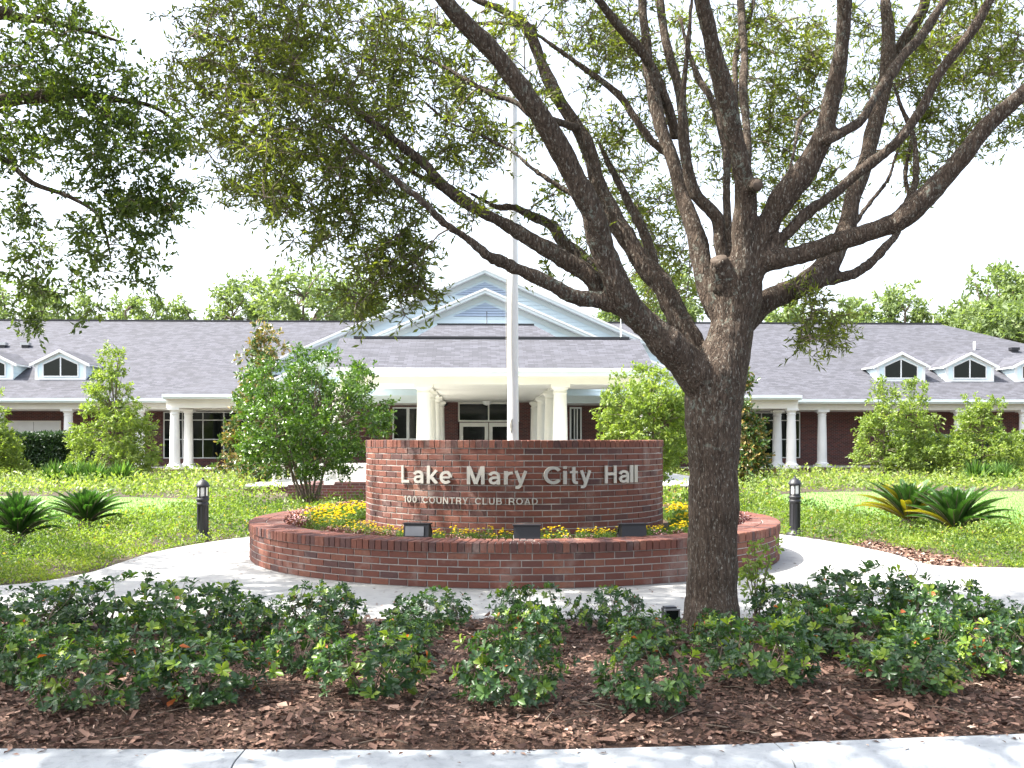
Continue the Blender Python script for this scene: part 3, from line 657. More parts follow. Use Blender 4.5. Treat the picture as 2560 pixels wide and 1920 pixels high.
mb.box(XL, XR - .8, YW, YW + .3, -.05, 3.3, 'brick_wall'); mb.box(XR - 1.1, XR - .8, YW + .3, 2 * RY - YW, -.05, 3.3, 'brick_wall'); mb.box(XL, XR - .8, 2 * RY - YW, 2 * RY - YW + .3, -.05, 3.3, 'brick_wall')
bp('wall', mb)
mb = MB(); mb.box(XL, bayL[0] + .3, YC - .35, YW - .01, -.05, .14, 'brick_wall')
mb.box(XL, bayL[0] + .3, YC - .30, YW - .01, .14, .17, 'floor_concrete'); bp('porch_base', mb); mb = MB(); mb.box(bayR[1] - .3, XR - 1, YC - .35, YW - .01, -.05, .14, 'brick_wall'); mb.box(bayR[1] - .3, XR - 1, YC - .30, YW - .01, .14, .17, 'floor_concrete'); bp('porch_base', mb)
def column(x, y, z0, z1, r, m='column_white'):
    mb = MB(); h = z1 - z0
    mb.box(x - r * 1.45, x + r * 1.45, y - r * 1.45, y + r * 1.45, z0, z0 + .09, m)
    mb.lathe([(r * 1.36, .09), (r * 1.42, .13), (r * 1.36, .17), (r * 1.12, .19), (r * 1.04, .24), (r, .34), (r * .985, h * .35), (r * .93, h * .6), (r * .84, h - .34), (r * .84, h - .30), (r * .92, h - .285), (r * .92, h - .26), (r * .84, h - .245), (r * .84, h - .19), (r * .98, h - .16), (r * 1.1, h - .10)], m, (x, y, z0), 22)
    mb.box(x - r * 1.2, x + r * 1.2, y - r * 1.2, y + r * 1.2, z1 - .10, z1, m)
    return bp('column', mb)
for xs in (-180, 1, 171, 350, 471): column(sX(xs, 1100, YC)[0], YC, .17, 2.87, .225)
for xs in (1943, 2055, 2226, 2396, 2559, 2725, 2890): column(sX(xs, 1100, YC)[0], YC, .17, 2.87, .225)
def window(x0, x1, y, z0, z1, cols, rows, fr=.05, bar=.045, frame='white_trim'):
    """glass pane sheet with white frame and bars, in front of the wall at y"""
    mb = MB(); mb.box(x0, x1, y - .03, y - .008, z0, z1, 'glass_dark'); 
    f = MB()
    f.box(x0 - fr, x0, y - .07, y - .005, z0 - fr, z1 + fr, frame); f.box(x1, x1 + fr, y - .07, y - .005, z0 - fr, z1 + fr, frame)
    f.box(x0, x1, y - .068, y - .005, z1, z1 + fr, frame); f.box(x0, x1, y - .068, y - .005, z0 - fr, z0, frame)
    for c in cols: f.box(c - bar / 2, c + bar / 2, y - .062, y - .03, z0, z1, frame)
    for r_ in rows: f.box(x0, x1, y - .056, y - .03, r_ - bar / 2, r_ + bar / 2, frame)
    w_ = bp('window', f); bp('pane', mb, w_); return w_
# bays -------------------------------------------------
for (x0, x1), wx, wcols in ((bayL, (412, 620), (457, 508, 560)), (bayR, (1790, 1997), (1845, 1903, 1950))):
    yb = 45.0; e = 44.3; zt_ = 3.46
    mb = MB(); eave(mb, x0 - .0, x1, e, zt_, yb); mb.box(x0 - .02 if x0 < 0 else x1 - .1, x0 + .1 if x0 < 0 else x1 + .02, e, YE + .5, zt_ - .2, zt_ - .012, 'fascia_blue'); bp('eaves', mb)
    mb = MB(); zc_ = lambda y: EZ + RS * (y - YE) + .02
    s2 = .30; yy = (zt_ - .02 - EZ - s2 * e + RS * YE) / (RS - s2)    # where the bay roof meets the main slope
    zz = zt_ + s2 * (yy - e); inn = 3.0
    if x0 < 0: P_ = [(x0, e, zt_), (x1, e, zt_), (x1, yy, zz), (x0 + inn, yy, zz)]; Q_ = [(x0, e, zt_), (x0 + inn, yy, zz), (x0, YE + .35, zt_ + .01)]
    else: P_ = [(x0, e, zt_), (x1, e, zt_), (x1 - inn, yy, zz), (x0, yy, zz)]; Q_ = [(x1, e, zt_), (x1, YE + .35, zt_ + .01), (x1 - inn, yy, zz)]
    mb.poly(P_, 'shingles'); mb.poly(Q_, 'shingles'); bp('bay_roof', mb)
    mb = MB(); mb.box(x0 - .1, x1 + .1, yb - .38, YC - .36, -.05, .14, 'brick_wall'); mb.box(x0 - .1, x1 + .1, yb - .33, YC - .301, .14, .17, 'floor_concrete'); bp('porch_base', mb)
    mb = MB(); mb.box(x0, x1, yb + .2, YC + .19, 2.90, 2.94, 'cream_paint'); bp('porch_ceiling', mb)
    a, zz0 = sX(wx[0], 1143, YW); b_, zz1 = sX(wx[1], 1016, YW)
    window(a, b_, YW, .58, 2.78, [sX(c, 1100, YW)[0] for c in wcols], [1.47, 2.42])
for xs in (437,): column(sX(xs, 1100, 45)[0], 45.0, .17, 2.88, .225)
for xs in (1978,): column(sX(xs, 1100, 45)[0], 45.0, .17, 2.88, .225)
# white double door far left
x0, _ = sX(20, 1100, YW); x1, _ = sX(150, 1100, YW)
mb = MB(); mb.box(x0, x1, YW - .05, YW - .006, .17, 2.33, 'white_trim'); dr = bp('door', mb)
mb = MB(); xm = (x0 + x1) / 2; mb.box(xm - .006, xm + .006, YW - .056, YW - .05, .17, 2.34, 'dark_line'); mb.box(x0 - .06, x0, YW - .07, YW - .006, .17, 2.39, 'cream_paint'); mb.box(x1, x1 + .06, YW - .07, YW - .006, .17, 2.39, 'cream_paint'); mb.box(x0 - .01, x1 + .01, YW - .068, YW - .006, 2.33, 2.388, 'cream_paint'); bp('door_frame', mb, dr)
# dormers ----------------------------------------------
def dormer(xs):
    Y0 = 48.5; x, _ = sX(xs, 947, Y0); z0 = EZ + RS * (Y0 - YE) - .03; hw = 1.2; ze = z0 + .82; za = ze + .60; ov = .14
    yback = lambda z: YE + (z - EZ) / RS
    mb = MB(); mb.poly([(x - hw, Y0, z0), (x + hw, Y0, z0), (x + hw, Y0, ze), (x, Y0, za), (x - hw, Y0, ze)], 'siding')
    for s_ in (-1, 1):
        for k in range(5):
            za_, zb_ = z0 + k * .164, z0 + (k + 1) * .164
            q = [(x + s_ * (hw + .012), Y0, za_), (x + s_ * hw, Y0, zb_), (x + s_ * hw, yback(zb_), zb_), (x + s_ * (hw + .012), yback(za_), za_)]
            mb.poly(q if s_ > 0 else q[::-1], 'siding')
    d_ = bp('dormer', mb)
    mb = MB()                         # little gable roof, oversailing
    sl_ = (za - ze) / hw; xe = hw + ov * 1.6; zeo = za - sl_ * xe; yf = Y0 - .16
    for s_ in (-1, 1):
        q = [(x, yf, za + .05), (x + s_ * xe, yf, zeo + .05), (x + s_ * xe, yback(zeo) - .02, zeo + .05), (x, yback(za) + .1, za + .05)]
        mb.poly(q if s_ < 0 else q[::-1], 'shingles')
    bp('dormer_roof', mb, d_)
    mb = MB()
    for s_ in (-1, 1):
        mb.prism([(x, za + .045), (x + s_ * xe, zeo + .045), (x + s_ * xe, zeo - .08), (x, za - .09)][::s_], yf - .03, yf + .02, 'white_trim')
        mb.prism([(x, za - .02), (x + s_ * (hw + .0), ze - .02), (x + s_ * (hw + .0), ze - .16), (x, za - .17)][::s_], Y0 - .04, Y0 - .003, 'white_trim')
        mb.box(min(x + s_ * hw, x + s_ * xe), max(x + s_ * hw, x + s_ * xe), yf, yback(zeo) - .15, zeo - .03, zeo + .035, 'white_trim')
        mb.box(min(x + s_ * (hw + .01), x + s_ * (hw - .12)), max(x + s_ * (hw + .01), x + s_ * (hw - .12)), Y0 - .035, Y0 - .003, z0, ze - .1, 'white_trim')
    mb.box(x - hw, x + hw, Y0 - .05, Y0 - .003, z0, z0 + .10, 'white_trim'); bp('trim', mb, d_)
    ww = .80; wz0, wz1 = z0 + .20, z0 + .74; wa = wz1 + .36
    mb = MB(); mb.poly([(x - ww, Y0 - .012, wz0), (x + ww, Y0 - .012, wz0), (x + ww, Y0 - .012, wz1), (x, Y0 - .012, wa), (x - ww, Y0 - .012, wz1)], 'glass_dark'); bp('pane', mb, d_)
    mb = MB(); mb.box(x - .03, x + .03, Y0 - .04, Y0 - .014, wz0, wa, 'white_trim'); mb.box(x - ww - .05, x + ww + .05, Y0 - .06, Y0 - .014, wz0 - .06, wz0, 'white_trim')
    for s_ in (-1, 1):
        mb.box(min(x + s_ * ww, x + s_ * (ww + .05)), max(x + s_ * ww, x + s_ * (ww + .05)), Y0 - .045, Y0 - .014, wz0, wz1 + .03, 'white_trim')
        mb.prism([(x, wa), (x, wa + .06), (x + s_ * (ww + .05), wz1 + .05), (x + s_ * ww, wz1)][::-s_], Y0 - .05, Y0 - .014, 'white_trim')
    bp('window_frame', mb, d_)
for xs in (-210, -30, 152, 2252, 2424, 2596, 2768): dormer(xs)
def roof_at(xs, ys):                  # point of the main front slope seen at a source pixel
    v = (HY - ys) / F; u = (xs - CX) / F; c_ = math.cos(PSI) - u * math.sin(PSI)
    D = (EZ - EYE - RS * YE) / (v - RS * c_); q = pD(xs / K, ys / K, D); return q
for xs, ys, m in ((6, 868, 'grey_metal'), (64, 868, 'grey_metal'), (2536, 880, 'black_metal')):
    q = roof_at(xs, ys); mb = MB(); mb.box(q.x - .22, q.x + .22, q.y - .15, q.y + .2, q.z + .10, q.z + .24, m); mb.box(q.x - .17, q.x + .17, q.y - .1, q.y + .35, q.z - .1, q.z + .10, 'black_metal'); bp('roof_vent', mb)
q = roof_at(2436, 874); mb = MB(); mb.lathe([(.06, -.1), (.06, .42), (.05, .43)], 'white_trim', (q.x, q.y, q.z), 10); bp('vent_pipe', mb)
# gables -----------------------------------------------
def gable(xc, Y, za, sl, hw, zlow, vent_h, vent_drop):
    mb = MB(); st = .2; z = zlow; prev = None
    while z < za - .02:                # lapped boards
        z1 = min(z + st, za); w0 = min(hw, (za - z) / sl); w1 = min(hw, (za - z1) / sl)
        mb.poly([(xc - w0, Y - .028, z), (xc + w0, Y - .028, z), (xc + w1, Y, z1), (xc - w1, Y, z1)], 'siding')
        mb.poly([(xc - w0, Y, z), (xc + w0, Y, z), (xc + w0, Y - .028, z), (xc - w0, Y - .028, z)], 'siding'); z = z1
    g_ = bp('gable', mb); yf = Y - .5
    mb = MB()
    for s_ in (-1, 1):
        xe = hw + .4; q = [(xc, yf, za + .16), (xc + s_ * xe, yf, za + .16 - sl * xe), (xc + s_ * xe, Y + 9, za + .16 - sl * xe), (xc, Y + 9, za + .16)]
        mb.poly(q if s_ < 0 else q[::-1], 'shingles')
    bp('gable_roof', mb, g_)
    mb = MB()
    for s_ in (-1, 1):
        xe = hw + .4
        for a, b_, y0, y1, m in ((.15, -.06, yf - .04, yf, 'fascia_blue'), (.155, .06, yf - .09, yf - .04, 'white_trim'), (-.06, -.09, yf, Y - .03, 'white_trim'), (-.08, -.30, Y - .06, Y - .028, 'fascia_blue')):
            mb.prism([(xc, za + a), (xc + s_ * xe, za + a - sl * xe), (xc + s_ * xe, za + b_ - sl * xe), (xc, za + b_)][::s_], y0, y1, m)
    bp('rake_board', mb, g_)
    mb = MB(); zt_ = za - vent_drop; zb_ = zt_ - vent_h; k = 0; z = zb_ + .02; hwv = vent_h / sl
    mb.poly([(xc - hwv, Y - .034, zb_), (xc + hwv, Y - .034, zb_), (xc, Y - .034, zt_)], 'louvre_blue')
    while z < zt_ - .06:
        w_ = (zt_ - z) / sl; w2 = max(.0, (zt_ - z - .09) / sl)
        mb.poly([(xc - w_, Y - .085, z), (xc + w_, Y - .085, z), (xc + w2, Y - .036, z + .09), (xc - w2, Y - .036, z + .09)], 'louvre_blue'); z += .115
    lv = bp('louvre_vent', mb, g_)
    return g_
gx, gz = sX(1212, 675, 48.0); gable(gx, 48.0, gz - .16, .44, 14.0, gz - 5.9, .64, .42)
gx2, gz2 = sX(1213, 724, 44.2); gable(gx2, 44.2, gz2 - .16, .43, 10.6, gz2 - 4.7, .62, .42)
# hipped roof between portico and gable
mb = MB(); A_ = [(-4.2, 35, 3.9), (5.0, 35, 3.9), (5.0, 44.2, 3.9), (-4.2, 44.2, 3.9)]; r0 = (sX(1093, 812, 40)[0], 40, sX(1093, 812, 40)[1]); r1 = (sX(1335, 812, 40)[0], 40, r0[2])
r0b = (r0[0], 44.2, r0[2]); r1b = (r1[0], 44.2, r1[2])
mb.poly([A_[0], A_[1], r1, r0], 'shingles'); mb.poly([A_[1], A_[2], r1b, r1], 'shingles'); mb.poly([A_[3], A_[0], r0, r0b], 'shingles'); mb.poly([r0, r1, r1b, r0b], 'shingles')
hp = bp('link_roof', mb); mb = MB(); mb.box(r0[0], r1[0], 39.93, 40.05, r0[2] - .02, r0[2] + .05, 'dark_line'); bp('ridge_vent', mb, hp)
# portico
PXL, PXR, PE, PRY = -4.62, 5.45, 30.5, 33.5; pez = sX(1200, 920, PE)[1]; prz = sX(1200, 846, PRY)[1]
mb = MB(); mb.poly([(PXL, PE, pez), (PXR, PE, pez), (PXR, PRY, prz), (PXL, PRY, prz)], 'shingles'); mb.poly([(PXL, PRY, prz), (PXR, PRY, prz), (PXR, 2 * PRY - PE, pez), (PXL, 2 * PRY - PE, pez)], 'shingles')
for xx in (PXL + .25, PXR - .25): mb.poly([(xx, PE + .2, pez - .02), (xx, 2 * PRY - PE - .2, pez - .02), (xx, PRY, prz - .02)], 'siding')
po = bp('portico_roof', mb)
mb = MB(); mb.box(sX(885, 847, PRY)[0], sX(1572, 847, PRY)[0], PRY - .12, PRY + .12, prz - .02, prz + .055, 'dark_line'); bp('ridge_vent', mb, po)
mb = MB(); zf = sX(1200, 938, PE)[1]
mb.box(PXL, PXR, PE - .01, PE + .1, zf, pez - .012, 'fascia_blue'); mb.box(PXL, PXR, PE - .12, PE - .01, pez - .10, pez - .006, 'white_trim')
mb.box(PXL, PXR, PE + .1, 31.7, zf + .02, zf + .06, 'cream_paint')
mb.box(PXL + .25, PXR - .25, 31.7, 32.3, 3.225, zf + .1, 'cream_paint')
mb.box(PXL + .25, PXR - .25, 32.3, 36.4, 3.30, 3.34, 'cream_paint'); mb.box(-1.9, 2.8, 36.4, 49.5, 3.30, 3.34, 'cream_paint')
for xa in (-1.9, 2.55): mb.box(xa, xa + .3, 32.3, 49.5, 3.225, 3.301, 'cream_paint')
for xa in (PXL + .25, PXR - .55): mb.box(xa, xa + .3, 32.3, 36.4, 3.225, 3.301, 'cream_paint')
bp('portico_beam', mb)
mb = MB()                              # side walls over the link up to the link roof
mb.box(-2.0, -1.9, 36.4, 46, 3.225, 3.9, 'siding'); mb.box(2.85, 2.95, 36.4, 46, 3.225, 3.9, 'siding'); bp('link_fascia', mb)
for yv, r_ in ((32.0, .25), (36.8, .24), (41.6, .24), (46.6, .23)):
    for s_, xc_ in ((-1, 0), (1, 0)):
        x = {(-1): -1.78, 1: 2.68}[s_]; column(x if yv > 32 else x - .04 * s_, yv, .17, 3.225, r_, 'cream_paint')
for xs in (848, 1613): column(sX(xs, 1100, 32)[0], 32.0, .17, 3.225, .25, 'cream_paint')
mb = MB(); mb.box(-6.6, 7.4, 28.0, 49.5, -.05, .13, 'brick_wall'); mb.box(-6.62, 7.42, 27.96, 49.5, .13, .17, 'floor_concrete'); bp('portico_base', mb)
# front steps with low brick cheek walls left of the sign
mb = MB()
mb.box(-4.6, -3.45, 24.2, 24.5, -.05, .36, 'brick_wall'); mb.box(-3.45, -1.4, 24.0, 24.5, -.05, .43, 'brick_wall'); mb.box(-4.6, -4.3, 24.5, 27.95, -.05, .30, 'brick_wall'); mb.box(-4.3, -1.4, 24.5, 27.95, -.05, .16, 'floor_concrete'); bp('landing', mb)
# balustrade pieces seen left of the sign
mb = MB(); mb.box(-6.4, -2.4, 30.9, 31.1, .62, .72, 'cream_paint')
for k in range(14): mb.lathe([(.05, 0), (.05, .05), (.03, .08), (.075, .2), (.03, .36), (.05, .42), (.05, .45)], 'cream_paint', (-6.3 + k * .28, 31.0, .17), 10)
mb.box(-6.4, -2.4, 30.88, 31.12, .12, .21, 'cream_paint'); bp('balustrade', mb)
# middle section wall, entrance and windows
mb = MB(); wy = 49.2
mb.box(sX(1106, 1, wy)[0], sX(1145, 1, wy)[0], wy, wy + .3, .1, 3.3, 'brick_wall'); bp('wall', mb); mb = MB(); mb.box(sX(1298, 1, wy)[0], sX(1326, 1, wy)[0], wy, wy + .3, .1, 3.3, 'brick_wall')
bp('wall', mb)
for a, b_ in ((-9.4, -1.9), (2.95, 9.9)):
    mb = MB(); mb.box(a, b_, 45.6, 46.0, 3.14, 3.66, 'fascia_blue'); mb.box(a, b_, 46.0, YW - .01, 3.16, 3.2, 'cream_paint'); mb.box(a, b_, 45.5, 45.6, 3.5, 3.64, 'white_trim'); bp('eaves', mb)
    mb = MB(); mb.poly([(a, 45.5, 3.66), (b_, 45.5, 3.66), (b_, 48.0, 4.66), (a, 48.0, 4.66)], 'shingles'); bp('roof_apron', mb)
window(sX(985, 1, YW)[0], sX(1045, 1, YW)[0], YW, .6, 3.0, [sX(1020, 1, YW)[0]], [1.45], .07, .14)
window(sX(1428, 1, YW)[0], sX(1450, 1, YW)[0], YW, .6, 3.0, [sX(1436, 1, YW)[0], sX(1443, 1, YW)[0]], [1.45], .08, .06)
window(sX(1326, 1, wy)[0] + .02, sX(1334, 1, wy)[0], wy + .1, .6, 3.0, [], [1.2, 2.0], .05, .05)
xa, xb = sX(1149, 1, wy)[0], sX(1294, 1, wy)[0]; xm = (xa + xb) / 2
window(xa, xb, wy + .1, 2.42, 3.22, [xm], [], .08, .07, 'cream_paint')
for s_, (a, b_) in ((-1, (xa, xm - .02)), (1, (xm + .02, xb))):
    mb = MB(); fr = .17
    mb.box(a, a + fr, wy + .02, wy + .08, .18, 2.30, 'cream_paint'); mb.box(b_ - fr, b_, wy + .02, wy + .08, .18, 2.30, 'cream_paint'); mb.box(a + fr, b_ - fr, wy + .02, wy + .08, 2.10, 2.30, 'cream_paint'); mb.box(a + fr, b_ - fr, wy + .02, wy + .08, .18, .45, 'cream_paint')
    dd = bp('entrance_door', mb); mb = MB(); mb.box(a + fr, b_ - fr, wy + .04, wy + .06, .45, 2.10, 'glass_dark'); bp('pane', mb, dd)
    mb = MB(); hx = xm + s_ * .12; mb.tube([(hx, wy + .02, 1.0), (hx, wy - .04, 1.02), (hx, wy - .04, 1.4), (hx, wy + .02, 1.42)], [.014] * 4, 'grey_metal', 6); bp('handle', mb, dd)
mb = MB(); mb.lathe([(.02, 0), (.16, .05), (.22, .14), (.23, .2)], 'lamp_glass', (xm - .1, 47.6, 3.09), 16); bp('ceiling_lamp', mb)
q = sX(1113, 1013, 48.9); mb = MB(); mb.lathe([(.02, -.16), (.09, -.12), (.11, -.04), (.11, 0)], 'black_metal', (q[0], 48.9, q[1] + .1), 12); bp('security_camera', mb)
for xs, y_, zb_, h_, m in ((1217, 40, r0[2], .55, 'dark_line'), (1552, PRY, prz, 1.0, 'white_trim'), (2333, RY, RZ, .5, 'white_trim'), (165, RY, RZ, .5, 'white_trim')):
    q = sX(xs, 900, y_); mb = MB(); mb.lathe([(.07, 0), (.07, .04), (.018, .06), (.013, h_ * .9), (.03, h_ * .95), (.006, h_)], m, (q[0], y_, zb_), 8); bp('lightning_rod', mb)

# ------------------------------------------------------------ the big tree by the path
def dsp(zx, zy): return (743 + zx * .448, zy * .448)          # enlarged view -> photo position
def tsp(zx, zy): return (1469 + zx * .448, zy * .448)
T0 = 7.05
BR = [ # (points x, y, width), depth start, depth end
 ([(1533, 1405, 185), (1535, 1375, 142), (1537, 1330, 122), (1539, 1200, 108), (1541, 1050, 112), (1541, 930, 122), (1543, 860, 136), (1553, 800, 128), (1572, 740, 104), (1583, 700, 98), (1590, 650, 112), (1594, 600, 104), (1600, 570, 80)], 7.05, 7.0),
 ([(1541, 910, 112), (1512, 830, 104), (1468, 775, 86), (1424, 732, 78), (1383, 688, 74), (1345, 640, 70), (1310, 560, 64), (1283, 480, 60), (1250, 400, 58), (1200, 305, 55), (1155, 232, 52), (1080, 130, 48), (1012, 60, 45), (960, 0, 42), (900, -75, 36), (850, -160, 26)], 7.0, 6.0),
 ([(1365, 668, 52), (1300, 650, 44), (1240, 641, 38), (1180, 610, 35), (1120, 582, 33), (1080, 563, 36), (1056, 553, 26), (1010, 515, 22), (963, 484, 21), (891, 416, 19), (788, 336, 15), (743, 295, 12), (690, 262, 9), (600, 240, 6)], 6.75, 5.9),
 ([(1350, 660, 55), (1303, 645, 50), (1272, 596, 48), (1213, 556, 42), (1173, 533, 42), (1124, 506, 38), (1075, 475, 34), (1007, 439, 32), (958, 403, 30), (922, 358, 28), (877, 323, 26), (810, 269, 22), (756, 228, 18), (690, 195, 14), (600, 160, 9), (520, 150, 6)], 6.85, 6.6),
 ([(1310, 620, 40), (1285, 590, 38), (1258, 557, 36), (1213, 520, 34), (1191, 488, 32), (1146, 466, 25), (1110, 448, 20), (1075, 448, 17), (1040, 430, 12), (980, 400, 8)], 7.0, 7.4),
 ([(958, 403, 18), (925, 390, 16), (860, 350, 13), (820, 300, 10), (770, 290, 7)], 6.7, 7.2),
 ([(1520, 790, 56), (1492, 728, 60), (1455, 672, 60), (1430, 620, 60), (1406, 585, 56), (1370, 538, 52), (1325, 466, 48), (1294, 403, 42), (1281, 349, 40), (1245, 269, 38), (1213, 224, 36), (1182, 166, 34), (1160, 108, 32), (1133, 54, 26), (1083, 22, 20), (1030, 0, 16), (960, -40, 10)], 7.15, 7.9),
 ([(1160, 60, 20), (1080, 50, 13), (960, 55, 11), (860, 40, 9), (743, 28, 6), (690, 0, 4)], 7.8, 7.4),
 ([(1195, 300, 20), (1120, 225, 17), (1070, 205, 17), (1010, 175, 15), (960, 145, 13), (900, 120, 10), (830, 95, 6)], 6.5, 7.1),
 ([(1245, 425, 16), (1218, 408, 16), (1150, 365, 14), (1110, 330, 12), (1050, 298, 12), (1000, 275, 10), (960, 258, 10), (905, 210, 9), (870, 190, 7), (800, 160, 4)], 6.6, 7.0),
 ([(1418, 600, 30), (1408, 560, 30), (1384, 493, 28), (1352, 426, 24), (1312, 349, 17), (1290, 300, 10)], 7.4, 7.9),
 ([(1245, 275, 22), (1200, 262, 20), (1165, 245, 16)], 7.5, 6.5),
 ([(1465, 365, 22), (1442, 332, 24), (1406, 305, 22), (1370, 251, 21), (1343, 211, 20), (1294, 170, 18), (1236, 130, 15), (1169, 81, 11), (1130, 60, 8), (1060, 30, 5)], 7.5, 7.9),
 ([(1562, 700, 50), (1541, 655, 56), (1520, 585, 52), (1504, 514, 48), (1484, 448, 44), (1462, 381, 38), (1433, 287, 36), (1411, 202, 34), (1401, 134, 30), (1392, 45, 26), (1388, -10, 24), (1370, -90, 16)], 7.0, 7.7),
 ([(1463, 300, 26), (1430, 190, 26), (1397, 125, 26), (1339, 58, 25), (1294, 0, 22), (1250, -60, 15)], 7.55, 7.2),
 ([(1490, 420, 24), (1482, 314, 26), (1469, 202, 25), (1442, 112, 24), (1424, 0, 22), (1410, -80, 14)], 7.5, 8.0),
 ([(1575, 600, 42), (1560, 538, 36), (1550, 470, 35), (1505, 426, 32), (1482, 358, 28), (1473, 269, 22), (1478, 179, 18), (1491, 45, 14), (1495, -30, 10)], 7.1, 7.0),
 ([(1600, 640, 92), (1604, 560, 76), (1608, 426, 54), (1599, 358, 52), (1577, 246, 49), (1554, 157, 47), (1536, 90, 44), (1514, 0, 40), (1490, -80, 30), (1470, -170, 20)], 6.95, 6.3),
 ([(1582, 600, 26), (1574, 538, 24), (1570, 403, 22), (1567, 314, 20), (1536, 215, 20), (1509, 170, 18), (1487, 112, 14), (1470, 40, 10)], 7.3, 8.4),
 ([(1612, 420, 20), (1615, 296, 22), (1606, 202, 23), (1608, 112, 22), (1603, 45, 22), (1599, -10, 20), (1600, -80, 12)], 7.5, 8.7),
 ([(1592, 260, 14), (1588, 179, 17), (1592, 112, 16), (1617, 45, 14), (1630, -10, 12)], 8.0, 8.6),
 ([(1612, 620, 56), (1634, 550, 58), (1655, 495, 62), (1680, 448, 64), (1722, 388, 61), (1762, 325, 58), (1787, 278, 50), (1801, 202, 42), (1814, 112, 42), (1823, 45, 40), (1826, -30, 36), (1830, -120, 24)], 6.95, 6.4),
 ([(1785, 305, 26), (1809, 291, 25), (1859, 260, 26), (1886, 215, 24), (1926, 157, 29), (1953, 121, 29), (1998, 67, 26), (2042, 0, 22), (2080, -60, 14)], 6.6, 7.0),
 ([(1640, 560, 34), (1684, 524, 28), (1738, 466, 31), (1801, 421, 30), (1850, 376, 28), (1899, 340, 27), (1944, 300, 26), (1998, 224, 26), (2025, 166, 26), (2051, 125, 26), (2105, 58, 26), (2140, 0, 24), (2190, -60, 16)], 6.9, 6.6),
 ([(1575, 740, 66), (1618, 688, 60), (1671, 643, 58), (1720, 622, 56), (1765, 591, 53), (1803, 548, 49), (1827, 493, 48), (1845, 426, 44), (1872, 336, 42), (1890, 269, 40), (1908, 197, 38), (1921, 125, 36), (1917, 45, 31), (1912, -20, 26), (1905, -90, 16)], 7.15, 8.0),
 ([(1915, 150, 28), (1962, 76, 30), (1993, 27, 28), (2004, -20, 24), (2030, -90, 15)], 7.95, 7.7),
 ([(1735, 622, 30), (1778, 609, 28), (1818, 600, 30), (1854, 587, 28), (1890, 560, 26), (1917, 529, 24), (1937, 505, 20), (1957, 439, 17), (1975, 403, 18), (1980, 349, 18), (1971, 291, 16), (1944, 224, 14), (1930, 180, 10)], 7.3, 7.9),
 ([(1942, 490, 12), (1962, 425, 13), (1955, 380, 13), (1963, 330, 12), (1968, 300, 9)], 7.8, 8.2),
 ([(1590, 590, 60), (1630, 570, 58), (1671, 560, 56), (1738, 547, 50), (1805, 524, 48), (1850, 511, 46), (1917, 488, 50), (1962, 466, 52), (2007, 421, 50), (2051, 372, 48), (2096, 314, 46), (2141, 264, 43), (2186, 224, 40), (2240, 175, 38), (2330, 100, 30), (2430, 0, 20)], 6.95, 6.3),
 ([(1848, 485, 14), (1862, 462, 14), (1886, 430, 14), (1917, 390, 12), (1935, 336, 9), (1960, 280, 5)], 7.6, 8.0),
 ([(1690, 440, 12), (1715, 330, 12), (1727, 262, 14), (1760, 235, 8)], 7.2, 8.2),
]
tb = pZ(1537, 1388); TX, TY = tb.x, tb.y
tree = thing('oak_tree', 'big spreading oak with lichened trunk and many limbs rising from the shrub bed', 'tree', (TX, TY, 0))
mb = MB(); SEGP = []; SEGR = []
for bi, (pts, d0, d1) in enumerate(BR):
    n = len(pts); q = [pD(x, y, d0 + (d1 - d0) * (i / (n - 1)) ** 1.1) for i, (x, y, w_) in enumerate(pts)]
    rr = [w_ * (.96 if bi == 0 else .85) * K / F * (d0 + (d1 - d0) * i / (n - 1)) * .5 for i, (x, y, w_) in enumerate(pts)]
    loc = [Vector((p.x - TX, p.y - TY, p.z)) for p in q]
    sm = smooth_line(loc, 5); rs = np.interp(np.linspace(0, n - 1, len(sm)), range(n), rr)
    if bi == 0:
        sm[0].z = -.06
    for i, p in enumerate(sm):
        wob = noise.noise(p * 3.1 + Vector((bi, 0, 0))); sm[i] = p + Vector((noise.noise(p * 3.6 + Vector((bi, 9, 0))), noise.noise(p * 3.6 + Vector((3, bi, 0))), .6 * noise.noise(p * 3.6 + Vector((3, bi, 7))))) * rs[i] * (.10 if bi == 0 else .34)
        rs[i] *= 1 + (.06 if bi == 0 else .16) * wob + .10 * noise.noise(p * 9)
    mb.tube(sm, list(rs), 'bark', 18)
    SEGP += [p + Vector((TX, TY, 0)) for p in sm]; SEGR += list(rs)
# pruned stub beside the fork
st0 = pD(1565, 620, 6.95) - Vector((TX, TY, 0)); st1 = pD(1552, 558, 6.86) - Vector((TX, TY, 0)); mb.tube([st0, st0.lerp(st1, .6), st1], [.09, .075, .066], 'bark', 18)
k0 = pD(1625, 400, 6.75) - Vector((TX, TY, 0)); k1 = pD(1637, 400, 6.60) - Vector((TX, TY, 0)); mb.tube([k0, k1], [.05, .044], 'bark', 14)
tk = mb.build('trunk', tree)
rm = tk.modifiers.new('remesh', 'REMESH'); rm.mode = 'VOXEL'; rm.voxel_size = .016; rm.use_smooth_shade = True
sm_ = tk.modifiers.new('smooth', 'SMOOTH'); sm_.iterations = 5; sm_.factor = .5
bpy.context.view_layer.update(); dg = bpy.context.evaluated_depsgraph_get(); me = bpy.data.meshes.new_from_object(tk.evaluated_get(dg)); tk.modifiers.clear(); tk.data = me
if not me.materials: me.materials.append(MATS['bark'])
co = np.zeros(len(me.vertices) * 3); me.vertices.foreach_get('co', co); co = co.reshape(-1, 3); no = np.zeros(len(me.vertices) * 3); me.vertex_normals.foreach_get('vector', no); no = no.reshape(-1, 3)
